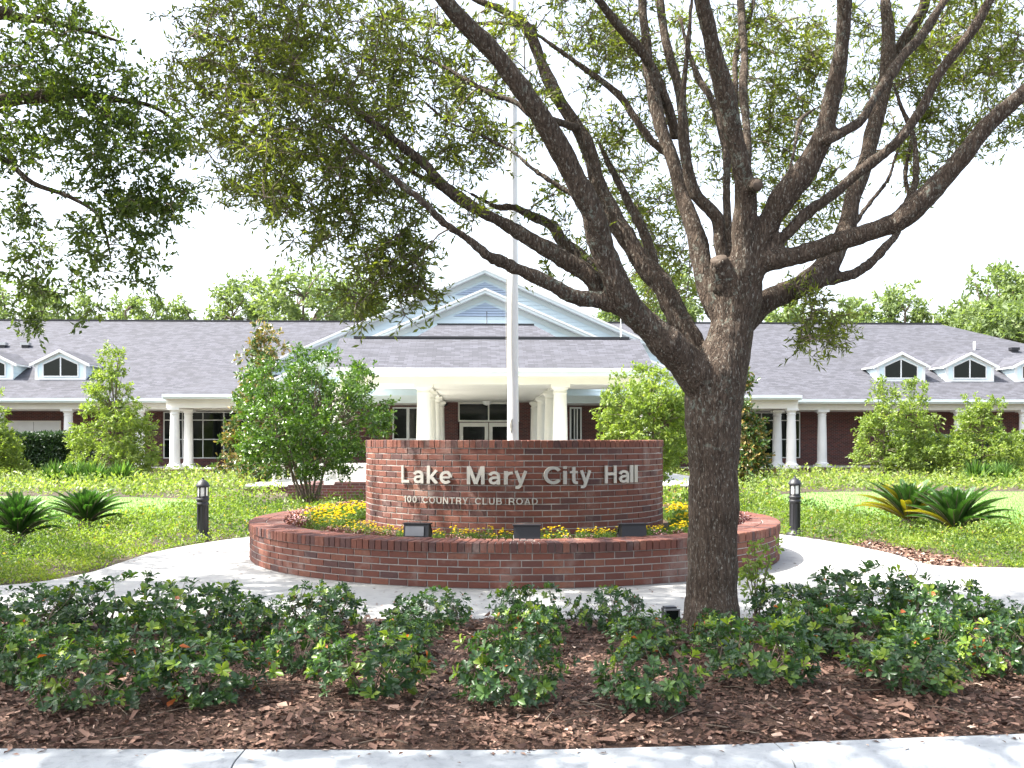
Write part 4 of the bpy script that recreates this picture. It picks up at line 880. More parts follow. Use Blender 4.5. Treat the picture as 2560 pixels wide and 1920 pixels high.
dsp_ = np.array([noise.noise(Vector((x * 24, y * 24, z * 6.5))) * .011 + noise.noise(Vector((x * 50, y * 50, z * 16 + 4))) * .006 for x, y, z in co]) * np.clip(1.25 - co[:, 2] * .22, .25, 1)
co += no * dsp_[:, None]; me.vertices.foreach_set('co', co.ravel()); me.update()
# pale faces of the pruned cuts
for a, b_, r_ in ((st0, st1, .060), (k0, k1, .036)):
    t = (b_ - a).normalized(); mb = MB(); mb.tube([b_ - t * .012, b_ + t * .004, b_ + t * .002], [r_, r_ * .92, r_ * .45], 'cut_wood', 22); mb.build('pruning_cut', tree)
SP = np.array([tuple(p) for p in SEGP]); SRR = np.array(SEGR)
# foliage masses: photo x, y, rx, ry, depth, half depth, number of sprays
FO = [(520, 60, 190, 110, 7.3, .8, 60), (720, 80, 190, 110, 7.2, .8, 66), (900, 110, 130, 110, 7.2, .7, 30), (480, 200, 120, 90, 7.3, .6, 34), (620, 230, 160, 110, 7.0, .7, 62), (790, 200, 130, 90, 7.0, .7, 34),
      (560, 350, 110, 100, 7.2, .5, 36), (680, 390, 130, 100, 7.0, .6, 54), (800, 400, 110, 90, 6.9, .5, 26), (520, 430, 80, 60, 7.4, .3, 7), (700, 490, 90, 50, 6.9, .3, 20), (610, 300, 200, 150, 7.8, .6, 20), (560, 130, 240, 140, 7.8, .6, 30),
      (820, 530, 60, 60, 6.7, .25, 16), (870, 560, 62, 90, 6.7, .25, 30), (920, 640, 26, 50, 6.7, .15, 5), (790, 630, 45, 60, 6.7, .2, 12), (885, 655, 25, 40, 6.7, .12, 4), (770, 670, 30, 25, 6.7, .12, 3),
      (900, 290, 110, 90, 7.0, .6, 20), (1010, 250, 90, 110, 7.0, .6, 24), (1000, 120, 100, 90, 7.3, .5, 15), (1080, 60, 90, 50, 7.3, .4, 8), (980, 340, 90, 60, 6.9, .3, 10), (1130, 300, 60, 60, 7.2, .4, 8), (900, 420, 70, 50, 6.7, .3, 10), (1010, 455, 40, 30, 6.6, .2, 5),
      (1130, 170, 70, 70, 7.3, .4, 10), (1200, 440, 60, 60, 7.2, .4, 6), (1230, 590, 60, 30, 6.9, .2, 3), (1255, 520, 30, 60, 7.2, .2, 4),
      (1290, 50, 110, 70, 8.0, .6, 24), (1370, 130, 90, 60, 8.2, .5, 16), (1290, 250, 80, 90, 8.0, .5, 10), (1340, 320, 60, 80, 8.2, .5, 9), (1400, 260, 60, 60, 8.3, .4, 6), (1430, 480, 60, 90, 8.4, .5, 20), (1400, 610, 60, 70, 8.6, .5, 15), (1340, 420, 50, 60, 8.2, .5, 6), (1460, 590, 50, 60, 8.5, .4, 9),
      (1540, 110, 90, 130, 8.6, .5, 22), (1530, 300, 70, 110, 8.7, .5, 15), (1680, 90, 110, 110, 8.8, .5, 34), (1690, 250, 90, 90, 8.8, .5, 26), (1660, 370, 70, 90, 8.7, .5, 16), (1740, 160, 80, 110, 8.8, .5, 16), (1800, 370, 60, 80, 8.6, .4, 10), (1750, 450, 60, 50, 8.6, .4, 8), (1710, 500, 60, 40, 8.5, .4, 6),
      (1900, 90, 110, 110, 8.5, .5, 24), (1860, 210, 60, 60, 8.6, .4, 8), (2010, 150, 90, 120, 8.4, .5, 24), (2110, 100, 110, 100, 8.0, .6, 32), (2180, 200, 60, 110, 7.9, .4, 16), (2060, 280, 80, 70, 8.2, .4, 15), (1980, 300, 60, 80, 8.3, .4, 8), (1990, 370, 40, 40, 8.3, .3, 4), (2110, 20, 120, 50, 7.6, .5, 12),
      (1765, 690, 55, 45, 7.2, .2, 13), (1800, 720, 35, 30, 7.2, .15, 6), (1730, 740, 22, 25, 7.2, .1, 3), (1750, 640, 50, 25, 7.3, .2, 5)]
g = np.random.default_rng(11); cen = []; tips = []
for (x, y, rx, ry, D, hd, nn_) in FO:
    for k in range(int(nn_ * (1.45 if x > 1270 and x < 2300 and y < 560 else .95))):
        a = g.uniform(0, TAU); r_ = math.sqrt(g.random()); q = pD(x + rx * r_ * math.cos(a), y + ry * r_ * math.sin(a), D + g.uniform(-1, 1) * hd); cen.append((q.x, q.y, q.z))
cen = np.array(cen)
P, D, Nn, LL, WW, ti, tw = cluster_leaves(cen, 56, .21, .053, .29, up=.3, g=g, droop=.18)
loc = P - [TX, TY, 0]
link('foliage', leaf_mesh('foliage', loc, D, Nn, LL, WW, ti, 'oak_leaf', 'narrow'), tree)
mb = MB(); off = Vector((TX, TY, 0))
tc, td, tl = tw
for i in range(len(tc)):
    a = Vector(tc[i]) - off; d_ = Vector(td[i]); mb.tube([a, a + d_ * tl[i] * .6, a + d_ * tl[i]], [.003, .002, .001], 'twig', 3, False)
order = np.argsort([np.min(np.linalg.norm(SP - c_, axis=1)) for c_ in cen]); nodes = [tuple(p) for p in SP]; NA = np.array(nodes)
extra = []
for oi in order:
    c_ = cen[oi]; allN = NA if not extra else np.vstack([NA, np.array(extra)])
    dd = np.linalg.norm(allN - c_, axis=1) + .5 * np.clip(allN[:, 2] - c_[2] - .2, 0, 9); j = int(np.argmin(dd)); a = Vector(allN[j]) - off; b_ = Vector(c_) - off; L_ = (b_ - a).length
    m1 = a.lerp(b_, .35) + Vector((0, 0, .10 * L_)); m2 = a.lerp(b_, .7) + Vector((0, 0, .09 * L_)); r_ = min(.011, .0035 + .008 * L_)
    mb.tube([a, m1, m2, b_], [r_, r_ * .8, r_ * .6, .0025], 'twig', 4, False)
    extra += [tuple(m2 + off), tuple(c_)]
mb.build('twigs', tree)
# the crown goes on above the picture: it is what shades the bed, the sign and the path
def upper_crown(parent, off, ells, L, mat, seed, per=112, clr=.36):
    g = np.random.default_rng(seed); cs = []
    for c_, r_, n_ in ells: cs.append(crown_points(n_, c_, r_, g, 'ell', .2, .10, 5.0))
    cs = np.vstack(cs); u_, v_, d_ = proj(cs); keep = (v_ < -70 - 800 / np.maximum(d_, .5)) | (d_ < .4) | (u_ > 2290) | (u_ < -80); cs = cs[keep]
    P, D, Nn, LL, WW, ti, tw = cluster_leaves(cs, per, clr, L, .42, g=g)
    link('upper_foliage', leaf_mesh('upper_foliage', P - off, D, Nn, LL, WW, ti, mat, 'narrow'), parent)
upper_crown(tree, np.array([TX, TY, 0]), [((-4.4, 9.0, 6.9), (2.7, 3.6, 1.6), 200), ((-1.6, 6.8, 7.6), (3.4, 3.4, 1.8), 95), ((2.5, 6.8, 7.2), (3, 3, 1.8), 60), ((-3.4, 4.5, 6.2), (2.9, 1.6, 1.0), 72), ((.4, 4.6, 6.5), (3, 1.5, 1.1), 30), ((-7, 5.6, 6.5), (1.8, 2.2, 1.5), 60)], .125, 'oak_leaf', 21)

# ------------------------------------------------------------ left oak leaning in from outside the picture
ob = W(-8.3, 9.6); oak = thing('oak_tree', 'dark leafy oak boughs hanging in from the left edge of the picture', 'tree', (ob.x, ob.y, 0))
off = Vector((ob.x, ob.y, 0)); mb = MB(); SP2 = []
def obr(pts, ds, parent_pts=None):
    q = [pD(x, y, d_) for (x, y, w_), d_ in zip(pts, ds)] if parent_pts is None else parent_pts
    sm = smooth_line([p - off for p in q], 5); rs = np.interp(np.linspace(0, len(pts) - 1, len(sm)), range(len(pts)), [p[2] * K / F * 9 * .5 for p in pts])
    mb.tube(sm, list(rs), 'bark', 10); SP2.extend([tuple(p + off) for p in sm])
mb.tube([(0, 0, -.05), (.02, 0, .3), (.05, 0, 1.5), (.1, .05, 2.6), (0, .1, 4.0), (-.1, .2, 5.8)], [.36, .27, .24, .23, .19, .1], 'bark', 16)
tp = [off + Vector((.1, .05, 2.8))] + [pD(x, y, 9.2) for x, y in ((-150, 300), (0, 222), (95, 208), (175, 203), (250, 215), (330, 230), (390, 270))]
obr([(0, 0, 70), (0, 0, 56), (0, 0, 34), (0, 0, 28), (0, 0, 22), (0, 0, 13), (0, 0, 9), (0, 0, 4)], None, tp)
tp = [off + Vector((.05, .0, 2.3))] + [pD(x, y, 8.8) for x, y in ((-160, 420), (-40, 340), (10, 345), (70, 395), (150, 425), (215, 470), (240, 560))]
obr([(0, 0, 60), (0, 0, 40), (0, 0, 20), (0, 0, 12), (0, 0, 11), (0, 0, 9), (0, 0, 6), (0, 0, 3)], None, tp)
tp = [off + Vector((0, .1, 4.0))] + [pD(x, y, 9.4) for x, y in ((-100, 60), (50, 40), (160, 60), (260, 90))]
obr([(0, 0, 60), (0, 0, 40), (0, 0, 20), (0, 0, 12), (0, 0, 5)], None, tp)
OF = [(60, 60, 110, 90, 9.3, .7, 60), (170, 60, 60, 60, 9.3, .6, 22), (60, 190, 120, 90, 9.2, .7, 66), (190, 190, 100, 80, 9.1, .6, 50), (290, 240, 90, 60, 9.0, .5, 32), (120, 300, 140, 70, 9.0, .6, 62), (270, 320, 100, 60, 8.9, .5, 40), (360, 310, 50, 50, 8.9, .3, 12),
      (240, 400, 110, 60, 8.8, .4, 36), (300, 480, 70, 60, 8.8, .3, 20), (250, 560, 60, 50, 8.7, .3, 16), (200, 640, 30, 30, 8.7, .2, 4), (330, 560, 30, 50, 8.8, .2, 6), (30, 430, 50, 60, 8.9, .3, 16), (70, 500, 60, 50, 8.8, .3, 8), (30, 600, 60, 70, 8.8, .3, 16), (60, 660, 40, 40, 8.8, .2, 8), (78, 700, 14, 24, 8.8, .08, 4), (330, 420, 70, 60, 8.8, .4, 20), (220, 480, 60, 50, 8.8, .3, 14), (150, 600, 50, 60, 8.8, .3, 6), (350, 470, 40, 40, 8.8, .3, 8), (370, 380, 40, 50, 8.9, .3, 8), (400, 250, 70, 40, 9, .3, 9), (410, 330, 50, 40, 9, .3, 7), (385, 450, 40, 50, 8.8, .2, 6), (300, 620, 30, 30, 8.8, .2, 4), (120, 560, 60, 40, 8.8, .3, 6), (160, 700, 18, 16, 8.7, .1, 2), (250, 130, 40, 50, 9.2, .3, 8), (330, 180, 50, 40, 9.1, .3, 7), (100, 620, 30, 40, 8.8, .2, 6), (190, 500, 40, 50, 8.8, .3, 8), (20, 340, 60, 60, 9, .4, 14)]
g = np.random.default_rng(5); cen = []
for (x, y, rx, ry, D_, hd, nn_) in OF:
    for k in range(int(nn_ * .8)):
        a = g.uniform(0, TAU); r_ = math.sqrt(g.random()); q = pD(x + rx * r_ * math.cos(a), y + ry * r_ * math.sin(a), D_ + g.uniform(-1, 1) * hd); cen.append((q.x, q.y, q.z))
cen = np.array(cen); P, D, Nn, LL, WW, ti, tw = cluster_leaves(cen, 40, .20, .058, .42, up=.3, g=g, droop=.15)
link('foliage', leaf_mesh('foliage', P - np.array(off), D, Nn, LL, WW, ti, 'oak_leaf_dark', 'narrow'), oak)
extra = []; NA = np.array(SP2)
for oi in np.argsort([np.min(np.linalg.norm(NA - c_, axis=1)) for c_ in cen]):
    c_ = cen[oi]; allN = NA if not extra else np.vstack([NA, np.array(extra)]); dd = np.linalg.norm(allN - c_, axis=1) + .3 * np.clip(c_[2] - allN[:, 2], 0, 9); j = int(np.argmin(dd))
    a = Vector(allN[j]) - off; b_ = Vector(c_) - off; L_ = (b_ - a).length; m1 = a.lerp(b_, .5) + Vector((0, 0, .08 * L_)); r_ = min(.012, .004 + .008 * L_)
    mb.tube([a, m1, b_], [r_, r_ * .7, .003], 'twig', 4, False); extra += [tuple(m1 + off), tuple(c_)]
mb.build('trunk', oak)
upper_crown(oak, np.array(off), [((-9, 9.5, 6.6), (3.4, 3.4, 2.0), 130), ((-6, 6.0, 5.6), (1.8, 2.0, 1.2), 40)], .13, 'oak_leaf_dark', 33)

# ------------------------------------------------------------ shrubs in the mulch bed
def shrub_proto(seed, rx=.33, h=.42, ny=.1, nr=150):
    """rosettes of glossy leaves on forked stems; unit-ish size"""
    g = np.random.default_rng(seed); ros = []; mbs = MB(); stems = []
    for k in range(9):
        a = TAU * k / 9 + g.uniform(-.3, .3); r1 = rx * g.uniform(.25, .75); z1 = h * g.uniform(.35, .6)
        p1 = Vector((math.cos(a) * r1, math.sin(a) * r1, z1)); mbs.tube([(0.02 * math.cos(a), .02 * math.sin(a), -.01), p1 * .5 + Vector((0, 0, -.02)), p1], [.006, .005, .0035], 'twig', 5, False); stems.append(p1)
    while len(ros) < nr:
        p = g.uniform(-1, 1, 3); q = np.linalg.norm(p)
        if q > 1 or q < .62 or p[2] < -.75: continue
        P_ = np.array([p[0] * rx, p[1] * rx, h * .5 + p[2] * h * .5])
        P_ *= 1 + .26 * noise.noise(Vector(p * 2.3 + seed))
        if noise.noise(Vector(p * 2.0 + seed * 3.3)) < -.33: continue
        ros.append(P_)
    ros = np.array(ros)
    for p in ros[::3]:
        p = Vector(p); a = min(stems, key=lambda q: (q - p).length); mbs.tube([a, a.lerp(p, .5) + Vector((0, 0, -.01)), p], [.003, .0022, .0015], 'twig', 4, False)
    P = []; D = []; Nn = []; L = []; T = []
    for p in ros:
        o = unit(p - np.array([0, 0, h * .3]) + g.normal(size=3) * .1); o[2] = abs(o[2]) * .8 + .25; o = unit(o); kL = g.integers(6, 9); base = g.beta(2, 2.4) * .80
        if g.random() < .10: base = g.uniform(.8, .93)
        s1 = unit(np.cross(o, [0.3, .2, .9])); s2 = np.cross(o, s1); ph = g.uniform(0, TAU)
        for j in range(kL):
            a = ph + j * 2.4; opn = g.uniform(.55, 1.1); d_ = unit((s1 * math.cos(a) + s2 * math.sin(a)) * opn + o * g.uniform(.2, .75))
            P.append(p - o * j * .004); D.append(d_); Nn.append(unit(o + g.normal(size=3) * .15)); L.append(g.uniform(.030, .060) * (1.15 if base > .6 else 1)); t_ = np.clip(base + g.normal() * .07, 0, .95)
            if g.random() < .006: t_ = .99
            T.append(t_)
    L = np.array(L); return leaf_mesh('foliage', P, D, np.array(Nn), L, L * .48, np.array(T), 'shrub_leaf', 'ovate'), mbs.mesh('stem')
protos = [shrub_proto(s_, .33 + .02 * (s_ % 3), .42, nr=150 + 12 * s_) for s_ in range(1, 6)]
SH = [ # photo x, base y, width, top y, depth squash, label
 (20, 1500, 190, 1370, 'shrub cut by the left edge of the picture, front row'),
 (205, 1560, 290, 1385, 'broad dark shrub at the front left with a bright leaf at its foot'),
 (445, 1545, 300, 1375, 'broad low shrub second from the left in the front row'),
 (800, 1528, 270, 1372, 'rounded shrub alone in front, below the word Lake'),
 (1098, 1548, 240, 1365, 'rounded shrub in front of the middle of the planter, front row'),
 (1400, 1560, 250, 1385, 'rounded shrub in the front row just left of the tree trunk'),
 (1640, 1500, 270, 1340, 'loose bright shrub in front of the tree trunk on the right'),
 (1965, 1520, 280, 1370, 'large leaved shrub at the front right with sunlit leaves'),
 (2165, 1480, 210, 1335, 'shrub cut by the right edge of the picture, front row'),
 (50, 1400, 250, 1272, 'shrub at the left edge of the picture, back row by the path'),
 (230, 1385, 250, 1245, 'tall loose shrub by the left path, its top over the groundcover corner'),
 (420, 1392, 240, 1245, 'loose shrub with sunlit leaves at the left path, below the bollard lamp'),
 (540, 1405, 170, 1290, 'thin sprigged shrub at the path, left of the planter front'),
 (700, 1378, 190, 1262, 'dark rounded shrub by the path at the left end of the planter front'),
 (925, 1372, 180, 1275, 'dark shrub by the path under the left floodlight'),
 (1140, 1375, 165, 1268, 'dark shrub by the path under the middle floodlight'),
 (1310, 1372, 160, 1268, 'dark shrub by the path between the middle floodlight and the ground spotlight'),
 (1395, 1430, 190, 1325, 'sunlit shrub just below the small ground spotlight'),
 (1690, 1362, 170, 1265, 'dark shrub against the right side of the tree trunk'),
 (1850, 1368, 240, 1222, 'tall dark shrub rising over the path right of the trunk'),
 (1850, 1440, 240, 1310, 'dark shrub in the middle of the mass right of the trunk'),
 (2015, 1392, 220, 1240, 'dark shrub in front of the curved path joint on the right'),
 (2150, 1410, 190, 1292, 'shrub at the right edge of the picture, back row by the path'),
 (1560, 1425, 130, 1320, 'low shrub tight in front of the trunk base'),
 (660, 1465, 190, 1340, 'dark shrub of the middle row between the two left front shrubs'),
 (330, 1455, 230, 1320, 'dark shrub of the middle row left, behind the broad front pair'),
 (100, 1465, 220, 1340, 'dark shrub of the middle row nearest the left edge'),
 (870, 1432, 170, 1328, 'shrub of the middle row under the left floodlight'),
 (1150, 1432, 160, 1310, 'shrub of the middle row with a bright orange leaf, under the middle floodlight'),
 (2010, 1450, 190, 1325, 'dark shrub of the middle row on the right under the curved joint'),
 (1730, 1430, 160, 1310, 'shrub between the trunk and the dark mass to its right'),
]
for i, (x, yb, wd, yt, lb) in enumerate(SH):
    v = (yb * K - HY) / F; D_ = (EYE - .02) / v; p = pD(x, yb, D_); p.z = bedz(p.x, p.y) - .005
    Dc = D_ + wd * K * D_ / F * .3                          # the centre stands a little behind the front foot
    c_ = W((x * K - CX) / F * Dc, Dc); rad = wd * K / F * Dc * .5; top = EYE + (HY - yt * K) / F * Dc
    fm, sm2 = protos[i % 5]
    t = thing('shrub', lb, 'shrub', (c_.x, c_.y, bedz(c_.x, c_.y) - .005), 'glossy leaved shrubs in the mulch bed', rng.uniform(0, TAU))
    link('foliage', fm, t); link('stem', sm2, t); s_ = rad / .345; t.scale = (s_, s_, max(.62, (top - .0) / .46))
# upright sprig near the planter
q = W((1632 * K - CX) / F * 7.8, 7.75); g = np.random.default_rng(4); t = thing('sapling', 'thin upright sprig of pale leaves just right of the tree trunk', 'sapling', (q.x, q.y, 0))
mb = MB(); pts = []
for k in range(7):
    tip = Vector((g.uniform(-.12, .14), g.uniform(-.08, .08), g.uniform(.35, .62))); mb.tube([(0, 0, 0), tip * .5 + Vector((0, 0, .04)), tip], [.006, .004, .002], 'twig', 5, False); pts += [tip * f_ for f_ in (.6, .8, 1)]
mb.build('stem', t); P, D, Nn, LL, WW, ti, _ = cluster_leaves(np.array([tuple(p) for p in pts]), 16, .07, .05, .42, g=g); link('foliage', leaf_mesh('foliage', P, D, Nn, LL, WW, ti, 'young_leaf', 'ovate'), t)

# ------------------------------------------------------------ flowers in the planter
def flower_plant(seed, kind):
    g = np.random.default_rng(seed); n = 230; P = crown_points(n, (0, 0, .06), (.105, .105, .075), g, 'ell', 0)
    gm_ = leaf_mesh('foliage', P, unit(rdir(n, g) + [0, 0, .5]), rdir(n, g), g.uniform(.022, .04, n), .012, g.beta(2, 3, n) * .8, 'cover_leaf' if kind == 'm' else 'begonia_leaf', 'narrow')
    pts = []; nb = 8 if kind == 'm' else 16
    for k in range(nb):
        a = g.uniform(0, TAU); r_ = .095 * math.sqrt(g.random()); pts.append((r_ * math.cos(a), r_ * math.sin(a), g.uniform(.115, .165) if kind == 'm' else g.uniform(.08, .15)))
    P = []; D = []; Nn = []; T = []
    for p in pts:
        m_ = 22 if kind == 'm' else 5
        for k in range(m_):
            a = TAU * k / m_ * 2.618; el = g.uniform(.0, 1.0); P.append(p); D.append((math.cos(a), math.sin(a), el)); Nn.append((-.3 * math.cos(a), -.3 * math.sin(a), 1)); T.append(g.random())
    s_ = .0155 if kind == 'm' else .016
    return gm_, leaf_mesh('blossom', np.array(P), np.array(D), np.array(Nn), s_, s_ * .75, np.array(T), 'marigold' if kind == 'm' else 'begonia', 'ovate')
FP = {'m': [flower_plant(s_, 'm') for s_ in (1, 2, 3)], 'b': [flower_plant(s_, 'b') for s_ in (4, 5)]}
g = np.random.default_rng(9); spots = []
def place_flower(r_, ang, kind):
    x = PC.x + r_ * math.cos(ang); y = PC.y + r_ * math.sin(ang)
    for (a, b_) in FLP:
        if (a - x) ** 2 + (b_ - y) ** 2 < .22 ** 2: return
    for (a, b_) in spots:
        if (a - x) ** 2 + (b_ - y) ** 2 < .16 ** 2: return
    spots.append((x, y)); left = math.cos(ang - AN) < 0
    lb, cat, grp = ('bushy marigold plant with yellow heads in the round planter', 'marigold', 'yellow marigolds in the planter') if kind == 'm' else ('pink flowered bedding plant with purplish leaves along the planter rim', 'bedding plant', 'pink bedding plants in the planter')
    t = thing('marigold' if kind == 'm' else 'begonia', lb, cat, (x, y, .355), grp, g.uniform(0, TAU)); t.scale = [g.uniform(.85, 1.3) * (.82 if abs(ang - AN) < 1.1 else 1.15)] * 3
    fm, bm_ = FP[kind][g.integers(len(FP[kind]))]; link('foliage', fm, t); link('blossom', bm_, t)
for k in range(4000):
    ang = AN + g.uniform(-2.6, 2.6); rel = abs(ang - AN)
    if rel < 1.2: r_ = g.uniform(2.10, 2.74); kind = 'm' if r_ < 2.6 else 'b'
    else: r_ = g.uniform(2.1, 2.8) if rel < 2.0 else g.uniform(.6, 2.8); kind = 'b' if r_ > 2.6 else 'm'
    if rel < 1.2 and g.random() < .62: continue
    if len(spots) < 260: place_flower(r_, ang, kind)

# ------------------------------------------------------------ cycads
def cycad(x, y, D_, width, top, label, seed, yellow=0.0, n=58):
    g = np.random.default_rng(seed); p = pD(x, y, D_); t = thing('cycad', label, 'cycad', (p.x, p.y, 0), 'cycads in the groundcover', 0)
    Rr = width * K / F * D_ * .5; H = EYE + (HY - top * K) / F * D_; P = []; D = []; Nn = []; L = []; T = []; mb = MB()
    for k in range(n):
        a = k * 2.39996; el = .22 + 1.15 * ((k + .5) / n) ** .7; ln = Rr * g.uniform(.95, 1.15) * (1.0 if el < 1 else H / Rr * .9)
        pts = []
        for j in range(15):
            u = j / 14; e = el - u * (.35 + .35 * (1 - el / 1.4)); pts.append(None)
        c_ = Vector((0, 0, .16)); step = ln / 14; pts = [c_.copy()]
        for j in range(14):
            e = el + .25 - (j / 13) ** 1.3 * (.75 - .2 * el); c_ = c_ + Vector((math.cos(a) * math.cos(e), math.sin(a) * math.cos(e), math.sin(e))) * step * (1 if el < .9 else .92); pts.append(c_.copy())
        mb.tube(pts, [.008 * (1 - .7 * j / 14) for j in range(15)], 'twig', 4, False)
        yl = .95 if g.random() < yellow * (1.6 if el < .6 else .15) else None
        for j in range(2, 57):
            u = j / 56; f = u * 14; i0 = min(int(f), 13); q = pts[i0].lerp(pts[i0 + 1], f - i0); d_ = (pts[i0 + 1] - pts[i0]).normalized(); s_ = d_.cross(Vector((0, 0, 1))).normalized(); up_ = s_.cross(d_)
            for sg_ in (-1, 1):
                P.append(tuple(q)); D.append(tuple(d_ * .8 + s_ * sg_ * .6 + up_ * .3)); Nn.append(tuple(up_)); L.append(.105 * math.sin(math.pi * min(.97, u * .8 + .14)) + .01); T.append(yl if yl else np.clip(g.beta(2, 2) * .75, 0, 1))
    L = np.array(L) * Rr / .6
    link('fronds', leaf_mesh('fronds', P, D, np.array(Nn), L, .011, np.array(T), 'cycad_leaf', 'narrow'), t); mb.build('leaf_stalks', t)
    mb = MB(); mb.lathe([(.09, -.02), (.13, .04), (.14, .12), (.10, .2), (.04, .24)], 'twig', n=12); mb.build('trunk', t)
cycad(38, 1192, 12.9, 205, 1078, 'large dark cycad at the left edge of the picture', 1)
cycad(186, 1142, 15.0, 185, 1072, 'upright cycad left of the black bollard lamp and the lawn tip', 2)
cycad(1962, 1132, 15.4, 220, 1056, 'cycad with yellowed lower fronds, left one of the right pair', 3, .75)
cycad(2062, 1176, 13.9, 230, 1068, 'green spreading cycad in front of its yellowed neighbour on the right', 4, .02)

# ------------------------------------------------------------ ground cover
def cover(name, label, n, xr_, yr_, hgt, L, mat, ok, ratio=.5, seed=1, shape='narrow', up=.5, thick=.6, bias=1.0):
    g = np.random.default_rng(seed); sx = g.uniform(*xr_, n); sy = yr_[0] + (yr_[1] - yr_[0]) * g.uniform(0, 1, n) ** bias; d = EYE * F / (sy * K - HY); X = (sx * K - CX) / F * d
    P = RT[None] * X[:, None] + FW[None] * d[:, None]; P[:, 2] = 0; k = ok(P, sx, sy); P = P[k]; d = d[k]
    gp = np.array([noise.noise(Vector((p[0] * 2.6, p[1] * 2.6, seed + 20))) for p in P]); k = (gp > -.16) | (g.random(len(P)) < .22); P = P[k]; d = d[k]; n = len(P)
    hm = np.array([.55 + .55 * noise.noise(Vector((p[0] * 1.3, p[1] * 1.3, seed))) + .75 * noise.noise(Vector((p[0] * 3.7, p[1] * 3.7, seed))) for p in P]); hm = np.clip(hm, .12, 1.4) * hgt * edge_fall(P)
    P[:, 2] = hm * g.uniform(1 - thick, 1, n) + g.normal(size=n) * .01
    P += (g.normal(size=(n, 3)) * [.04, .04, 0])
    D = unit(g.normal(size=(n, 3)) + [0, 0, up]); LL = L * g.uniform(.6, 1.4, n) * np.clip(d / 14, .8, 2.2)
    cl = np.array([noise.noise(Vector((p[0] * .8, p[1] * .8, seed + 5))) for p in P]); tint = np.clip(g.beta(2, 2, n) * .7 + .10 + cl * .5, 0, .92); tint[g.random(n) < .012] = 1
    return tag(link(name, leaf_mesh(name, P, D, unit(g.normal(size=(n, 3)) * .8 + [0, 0, .6]), LL, LL * ratio, tint, mat, shape)), label, 'ground cover', kind='stuff')
pathW = [(p[0], p[1]) for p in path_pts]
def edge_inset(P):                       # keep off the path by a hand's breadth
    r = np.zeros(len(P), bool)
    for dx_, dy_ in ((0, 0), (.14, 0), (-.14, 0), (0, .14), (0, -.14)): r |= inside(pathW, P[:, 0] + dx_, P[:, 1] + dy_)
    return r
def edge_fall(P):
    f = np.ones(len(P)) * .35
    for q in (.25, .45, .7):
        r = np.zeros(len(P), bool)
        for dx_, dy_ in ((q, 0), (-q, 0), (0, q), (0, -q)): r |= inside(pathW, P[:, 0] + dx_, P[:, 1] + dy_)
        f += np.where(r, 0, .217)
    return f
def okbed(P, sx, sy):
    lawn = inside(LW[0], P[:, 0], P[:, 1]) | inside(LW[1], P[:, 0], P[:, 1])
    hallb = ((P[:, 1] > 26.3) & (P[:, 0] > -6.8) & (P[:, 0] < 7.6)) | ((P[:, 1] > 21.5) & (P[:, 0] > -5.0) & (P[:, 0] < 1)); rp = np.hypot(P[:, 0] - PC.x, P[:, 1] - PC.y); return ~(edge_inset(P) | lawn | hallb | (rp < 4.2)) & (P[:, 1] < 44.2) & (P[:, 1] > 9.3)
okL = lambda P, sx, sy: okbed(P, sx, sy) & (P[:, 0] < 0) & (P[:, 1] < 24.5)
okRr = lambda P, sx, sy: okbed(P, sx, sy) & (P[:, 0] >= 0) & (P[:, 1] < 24.5) & ~((sy > 1175 + noise_arr(sx)) & (sx < 2090) & (sx > 1850) & (sy > 1165 + (sx - 1850) * .22))
def noise_arr(x): return np.array([8 * noise.noise(Vector((a * .03, 0, 0))) for a in x])
cover('ground_cover', 'feathery yellow green groundcover on the left of the planter', 190000, (-700, 800), (1085, 1300), .38, .044, 'cover_leaf', okL, seed=1, thick=.8)
cover('ground_cover', 'feathery yellow green groundcover on the right of the planter', 190000, (1350, 2900), (1078, 1260), .36, .044, 'cover_leaf', okRr, seed=2, thick=.85)
okB = lambda P, sx, sy: okbed(P, sx, sy) & (P[:, 1] >= 23.6)
cover('ground_cover', 'low leafy planting between the lawns and the city hall', 80000, (-700, 2900), (1024, 1086), .52, .055, 'young_leaf', okB, seed=3, shape='narrow', thick=.8)
# bark chips showing along the edge of the right bed
n = 5000; g = np.random.default_rng(3); sx = g.uniform(1840, 2120, n); sy = 1165 + (sx - 1850) * .2 + g.uniform(0, 45, n); d = EYE * F / (sy * K - HY); X = (sx * K - CX) / F * d; P = RT[None] * X[:, None] + FW[None] * d[:, None]; P[:, 2] = g.uniform(0, .02, n)
P = P[~inside(pathW, P[:, 0], P[:, 1])]; n = len(P); LL = g.uniform(.04, .09, n)
tag(link('bark_mulch', leaf_mesh('bark_mulch', P, unit(g.normal(size=(n, 3)) * [1, 1, .2]), unit(g.normal(size=(n, 3)) * .4 + [0, 0, 1]), LL, LL * .4, g.beta(2.5, 2, n), 'chip', 'quad')), 'pale bark chips at the edge of the right bed', 'mulch', kind='stuff')

